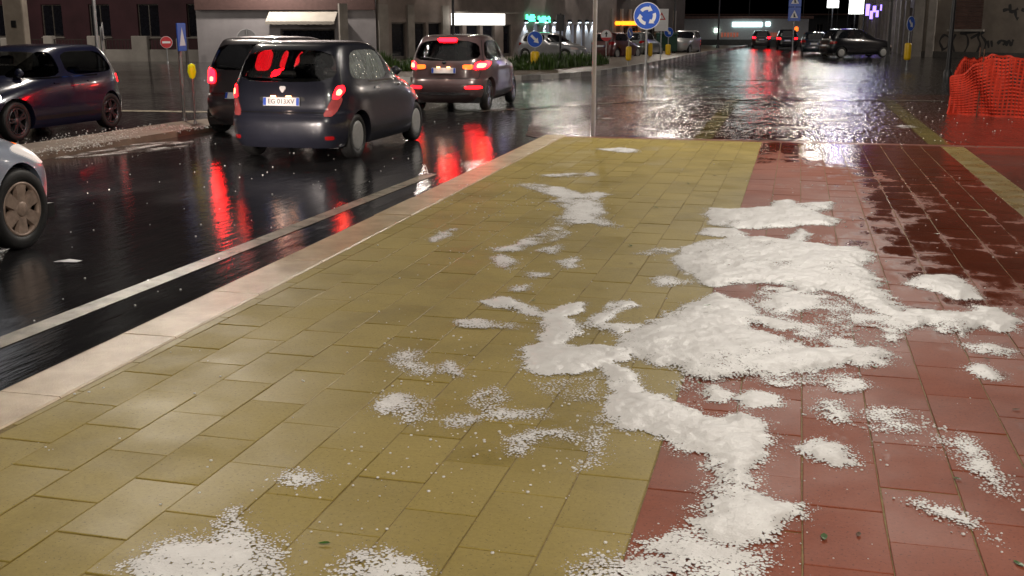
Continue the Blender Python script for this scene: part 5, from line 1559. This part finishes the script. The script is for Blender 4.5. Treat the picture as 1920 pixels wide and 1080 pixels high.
def sdist(x, y, poly):
    """signed distance, positive inside"""
    P = np.array(poly); n = len(P)
    best = np.full(x.shape, 1e9); inside = np.zeros(x.shape, bool)
    for i in range(n):
        a, b = P[i], P[(i+1) % n]; d = b-a; l2 = max(1e-9, (d*d).sum())
        t = np.clip(((x-a[0])*d[0] + (y-a[1])*d[1])/l2, 0, 1)
        best = np.minimum(best, (x-a[0]-t*d[0])**2 + (y-a[1]-t*d[1])**2)
        c = ((a[1] > y) != (b[1] > y))
        if d[1] != 0: inside ^= c & (x < d[0]*(y-a[1])/d[1] + a[0])
    return np.where(inside, 1, -1)*np.sqrt(best)
def edge_noise(x, y, amp=1.0):
    return amp*(.040*vnoise(x, y, .21, 1) + .028*vnoise(x, y, .085, 2) + .018*vnoise(x, y, .034, 3) + .010*vnoise(x, y, .015, 4))
def hail_mesh(name, polys, margin=.16, amp=1.0):
    allp = np.array([p for h, P in polys for p in P])
    x0, y0 = allp.min(0)-margin; x1, y1 = allp.max(0)+margin
    ys = [max(y0, 2.2)]
    while ys[-1] < y1: ys.append(ys[-1] + .0026*ys[-1])
    ys = np.array(ys); xs = np.arange(x0, x1, .0105 if y0 < 9 else .014)
    X, Y = np.meshgrid(xs, ys)
    Z = np.zeros(X.shape); T = np.zeros(X.shape)
    en = edge_noise(X, Y, amp)
    patchy = .5 + .5*vnoise(X*1.3, Y*.6, .20, 21) + .30*vnoise(X, Y, .07, 22)
    for h, P in polys:
        P = np.array(P); bx0, by0 = P.min(0)-margin; bx1, by1 = P.max(0)+margin
        ci = np.where((xs > bx0) & (xs < bx1))[0]; ri = np.where((ys > by0) & (ys < by1))[0]
        if len(ci) < 2 or len(ri) < 2: continue
        sl = (slice(ri[0], ri[-1]+1), slice(ci[0], ci[-1]+1))
        d = sdist(X[sl], Y[sl], P)
        if h > 1:          # strewn zone: thin and patchy everywhere
            th = (.24 + .36*min(1, h/1200))*np.clip(d/.10 + .35, 0, 1)*np.clip(patchy[sl]*1.35, 0, 1.25)
            z = .003*np.clip(th*3, 0, 1)
        else:
            thin = h < .021
            dd = d + en[sl]*(1.0 if not thin else .75) + (.022 if not thin else .012)
            if thin: th = np.where(dd > 0, .48 + .32*(1-np.exp(-np.maximum(dd, 0)/.05)), .48*np.exp(np.minimum(dd, 0)/.050))*np.clip(.50 + .70*patchy[sl], 0, 1.15)
            else: th = np.where(dd > 0, .50 + .55*(1-np.exp(-np.maximum(dd, 0)/.035)), .50*np.exp(np.minimum(dd, 0)/.050))*np.clip(.66 + .50*patchy[sl], 0, 1.1)
            z = np.where(dd > 0, .55*h*(1-np.exp(-np.maximum(dd, 0)/.08)), 0)
        Z[sl] = np.maximum(Z[sl], z); T[sl] = np.maximum(T[sl], th)
    keep = T > .06
    bumps = .005*vnoise(X, Y, .13, 7) + .003*vnoise(X, Y, .05, 8) + .0018*vnoise(X, Y, .018, 9)
    Zf = .0035 + Z + np.where(keep, bumps*np.clip(Z/.012, 0, 1) + np.abs(rng.normal(0, .0010, Z.shape))*np.clip(Z/.01, 0.2, 1), 0)
    cell = (keep[:-1, :-1] | keep[1:, :-1] | keep[:-1, 1:] | keep[1:, 1:])
    ii, jj = np.where(cell)
    W = X.shape[1]
    F = np.stack([ii*W+jj, ii*W+jj+1, (ii+1)*W+jj+1, (ii+1)*W+jj], 1)
    used, inv = np.unique(F, return_inverse=True)
    V = np.stack([X.ravel()[used], Y.ravel()[used], Zf.ravel()[used]], 1)
    me = bpy.data.meshes.new(name)
    me.vertices.add(len(V)); me.vertices.foreach_set('co', V.ravel())
    nf = len(F); me.loops.add(nf*4); me.loops.foreach_set('vertex_index', inv.ravel().astype(np.int32))
    me.polygons.add(nf); me.polygons.foreach_set('loop_start', np.arange(0, nf*4, 4, dtype=np.int32))
    me.polygons.foreach_set('use_smooth', np.ones(nf, bool)); me.update(calc_edges=True)
    at = me.attributes.new('thick', 'FLOAT', 'POINT'); at.data.foreach_set('value', T.ravel()[used].astype(np.float32))
    me.materials.append(M_SLUSH)
    return me
dpolys = [(h, P) for k, h, P in HAIL if k == 'd' or (k == 's' and h >= 340)]
tag(link('hail_cover', hail_mesh('hail_cover', dpolys)), 'white hail lying in drifts over the yellow and red pavers', 'hail', kind='stuff')
CL = ['largest lone hail clump, topmost, lying across the yellow and red pavers', 'thin hail clump on the paver seam just below the topmost clump', 'small round hail clump on red pavers below the topmost clump',
      'long oval hail clump on red pavers at the right, right of the big drift', 'thin hail streak under the right end of the big drift', 'oval hail clump at the lower right edge of the big drift',
      'small hail clump near the right edge of the picture', 'small hail clump on red pavers just under the big drift', 'hail clump right of the one just under the big drift',
      'thumb-shaped hail clump in the middle of the red pavers', 'almond-shaped hail clump below the thumb-shaped one', 'narrow hail streak on yellow pavers near the kerb']
for lab, (k, h, P) in zip(CL, [q for q in HAIL if q[0] == 'c']):
    me = hail_mesh('hail_clump', [(h, P)], amp=.55)
    c = np.mean(np.array(P), 0)
    me.transform(Matrix.Translation((-c[0], -c[1], 0)))
    tag(link('hail_clump', me, None, (c[0], c[1], 0)), lab, 'hail', 'lone hail clumps')
# loose hailstones
ico = bmesh.new(); bmesh.ops.create_icosphere(ico, subdivisions=1, radius=1.0)
IV = np.array([v.co[:] for v in ico.verts]); IF = np.array([[v.index for v in f.verts] for f in ico.faces]); ico.free()
pts = []
for k, h, P in HAIL:
    A = np.array(P); b0, b1 = A.min(0)-.14, A.max(0)+.14
    area = (b1[0]-b0[0])*(b1[1]-b0[1])
    if k == 's': n = int(area*h*1.6)
    else: n = int(area*1000)
    x = rng.uniform(b0[0], b1[0], n); y = rng.uniform(b0[1], b1[1], n)
    d = sdist(x, y, P)
    if k == 's':
        pr = np.clip(.5 + vnoise(x, y, .16, 21)*1.1 + vnoise(x, y, .05, 22)*.6, 0, 1)*np.clip(d/.12 + .25, 0, 1)
    else: pr = np.where(d < .02, np.exp(np.minimum(d, 0)/.035), .25)*.55
    q = rng.random(n) < pr
    pts.append(np.stack([x[q], y[q]], 1))
n = 380      # scattered everywhere
pts.append(np.stack([rng.uniform(-3.3, 3.0, n), 2.6 + 11*rng.random(n)**1.6], 1))
pts = np.concatenate(pts)
pts = pts[(pts[:, 1] > 2.3) & (pts[:, 1] < 16) & (pts[:, 0] > -3.4)]
def stones(name, P, z, r0, r1):
    n = len(P); r = r0 + (r1-r0)*rng.random(n)**1.8
    r = r*(1 + .03*np.maximum(0, P[:, 1]-5))
    V = IV[None]*r[:, None, None]*np.array([1, 1, .62]) + np.concatenate([P, (z + r*.30)[:, None]], 1)[:, None, :]
    F = (IF[None] + (np.arange(n)*len(IV))[:, None, None]).reshape(-1, 3)
    me = bpy.data.meshes.new(name)
    me.vertices.add(V.size//3); me.vertices.foreach_set('co', V.ravel())
    m = len(F); me.loops.add(m*3); me.loops.foreach_set('vertex_index', F.ravel().astype(np.int32))
    me.polygons.add(m); me.polygons.foreach_set('loop_start', np.arange(0, m*3, 3, dtype=np.int32)); me.polygons.foreach_set('use_smooth', np.ones(m, bool))
    me.update(calc_edges=True); me.materials.append(M_HAIL)
    return link(name, me)
print('hailstones', len(pts))
tag(stones('loose_hailstones', pts, 0.0, .0022, .0085), 'loose hailstones strewn over the pavement', 'hail', kind='stuff')
# on the wet road and the crossing
n = 260
P = np.stack([rng.uniform(-9.8, -3.6, n), 4 + 26*rng.random(n)**1.3], 1)
P2 = np.stack([rng.uniform(-3, 6, 220), 16.8 + 12*rng.random(220)], 1)
tag(stones('road_hailstones', np.concatenate([P]), ROAD_Z, .004, .009), 'hailstones scattered on the wet black road', 'hail', kind='stuff')
tag(stones('crossing_hailstones', P2, APR_Z, .005, .010), 'hailstones scattered on the wet red crossing', 'hail', kind='stuff')
n = 2400
t = rng.random(n); P = np.stack([-9.5 - 1.9*t**.5*rng.random(n), 8.5 + 8.5*rng.random(n)], 1)
pr = np.clip(.45 + vnoise(P[:, 0]*1.0, P[:, 1]*.45, .5, 31), 0, 1)
tag(stones('median_hailstones', P[rng.random(n) < pr], ROAD_Z + .1*(P[rng.random(n) < 2][:, 0:1].mean() < -9), .005, .012), 'hail lying in a pale band along the median at left', 'hail', kind='stuff')

# slush washed into pale streaks on the road, the median and the crossing
def streak(px, py, wpx, hpx, z, seed):
    r = random.Random(seed); P = []
    for i in range(14):
        t = 2*PI*i/14; k = r.uniform(.65, 1.25)
        g = ground(px + wpx*.5*k*math.cos(t), py + hpx*.5*k*math.sin(t), z); P.append((round(g.x, 3), round(g.y, 3)))
    return P
def slush(name, items, z, label, dens=700):
    me = hail_mesh(name, [(dens, P) for P in items], margin=.25, amp=1.5)
    tag(link(name, me, None, (0, 0, z)), label, 'slush', kind='stuff')
slush('median_slush', [[tuple(ground(*p, ROAD_Z)[:2]) for p in [(90, 284), (230, 270), (368, 264), (368, 276), (250, 288), (100, 300)]]], ROAD_Z + .001, 'pale slush washed along the foot of the median at left')
slush('crossing_slush', [streak(*a, APR_Z, i) for i, a in enumerate(((1210, 243, 60, 5), (1330, 248, 90, 4), (1490, 240, 150, 5), (1560, 225, 90, 5), (1640, 250, 60, 5), (1700, 238, 50, 6), (1480, 262, 110, 4), (1070, 238, 60, 4), (1130, 222, 50, 4), (1395, 216, 60, 4)))], APR_Z + .001, 'thin streaks of pale slush on the wet red crossing')
n = 420
yk = 3.5 + 13*rng.random(n)**1.2
Pk = np.stack([np.array([kerb_in(v) for v in yk]) - KW - .02 - np.abs(rng.normal(0, .05, n)), yk], 1)
tag(stones('gutter_hailstones', Pk, ROAD_Z, .003, .008), 'hailstones gathered in the gutter along the kerb', 'hail', kind='stuff')

# leaves and twigs torn off by the storm --------------------------------
M_GLEAF = mat('torn green leaf', (0.045, 0.11, 0.015), 0.4, var=0.4, scale=40); M_BLEAF = mat('brown leaf', (0.10, 0.05, 0.02), 0.6, var=0.4, scale=40)
def leaf(x, y, z, s, ang, m):
    mb = MB(); pts_ = [(0, -1), (.35, -.5), (.42, 0), (.25, .6), (0, 1), (-.25, .6), (-.42, 0), (-.35, -.5)]
    c, sn = math.cos(ang), math.sin(ang); cv = random.uniform(.15, .4)
    v = [((px*c-py*sn)*s, (px*sn+py*c)*s, abs(px)*cv*s + .1*s*py*py) for px, py in pts_] + [(0, 0, 0)]
    mb.add(v, [(i, (i+1) % 8, 8) for i in range(8)])
    return mb, v
lv = [(1183,495),(1182,462),(1310,740),(1530,570),(1665,545),(1655,548),(1340,330),(1385,225),(1450,985),(1850,675),(1900,590),(1910,1060),(1590,395),(1620,380),(1640,690),(1560,395),(1500,960),(1545,1010),(1905,770),(1000,565),(1290,345),(1010,440),(1115,415),(1230,390),(1600,455),(1756,440),(608,1022),(1060,690),(1325,590),(1480,545),(1610,1005),(1795,900)]
LP = []
mbs = {0: MB(), 1: MB()}
for i, (px, py) in enumerate(lv):
    g = ground(px, py, 0.0)
    s_ = random.uniform(.011, .022)*(1 + .06*g.y); k = 0 if i % 3 else 1
    zz = .006 + (.05 if i in (2, 3, 4, 5, 28, 29) else 0)
    mb, v = leaf(0, 0, 0, s_, random.uniform(0, 6.3), None)
    mbs[k].add([(g.x+a, g.y+b, zz+c) for a, b, c in v], [(q, (q+1) % 8, 8) for q in range(8)])
tag(mbs[0].build('torn_leaves', M_GLEAF), 'small torn green leaves lying on pavers and hail', 'leaves', kind='stuff')
tag(mbs[1].build('dead_leaves', M_BLEAF), 'small brown leaf scraps lying on pavers', 'leaves', kind='stuff')
# a scrap of white paper on the road
mb = MB(); g = ground(125, 490, ROAD_Z + .01)
mb.add([(-.10, -.03, .004), (-.02, -.045, .012), (.09, .0, .006), (.11, .04, .012), (.0, .035, .02), (-.09, .01, .006)], [(0, 1, 4, 5), (1, 2, 3, 4)])
me = mb.mesh('paper_scrap', M_SWHITE)
tag(link('paper_scrap', me, None, (g.x, g.y, ROAD_Z + .002)), 'crumpled white paper scrap on the wet road by the silver car', 'litter')
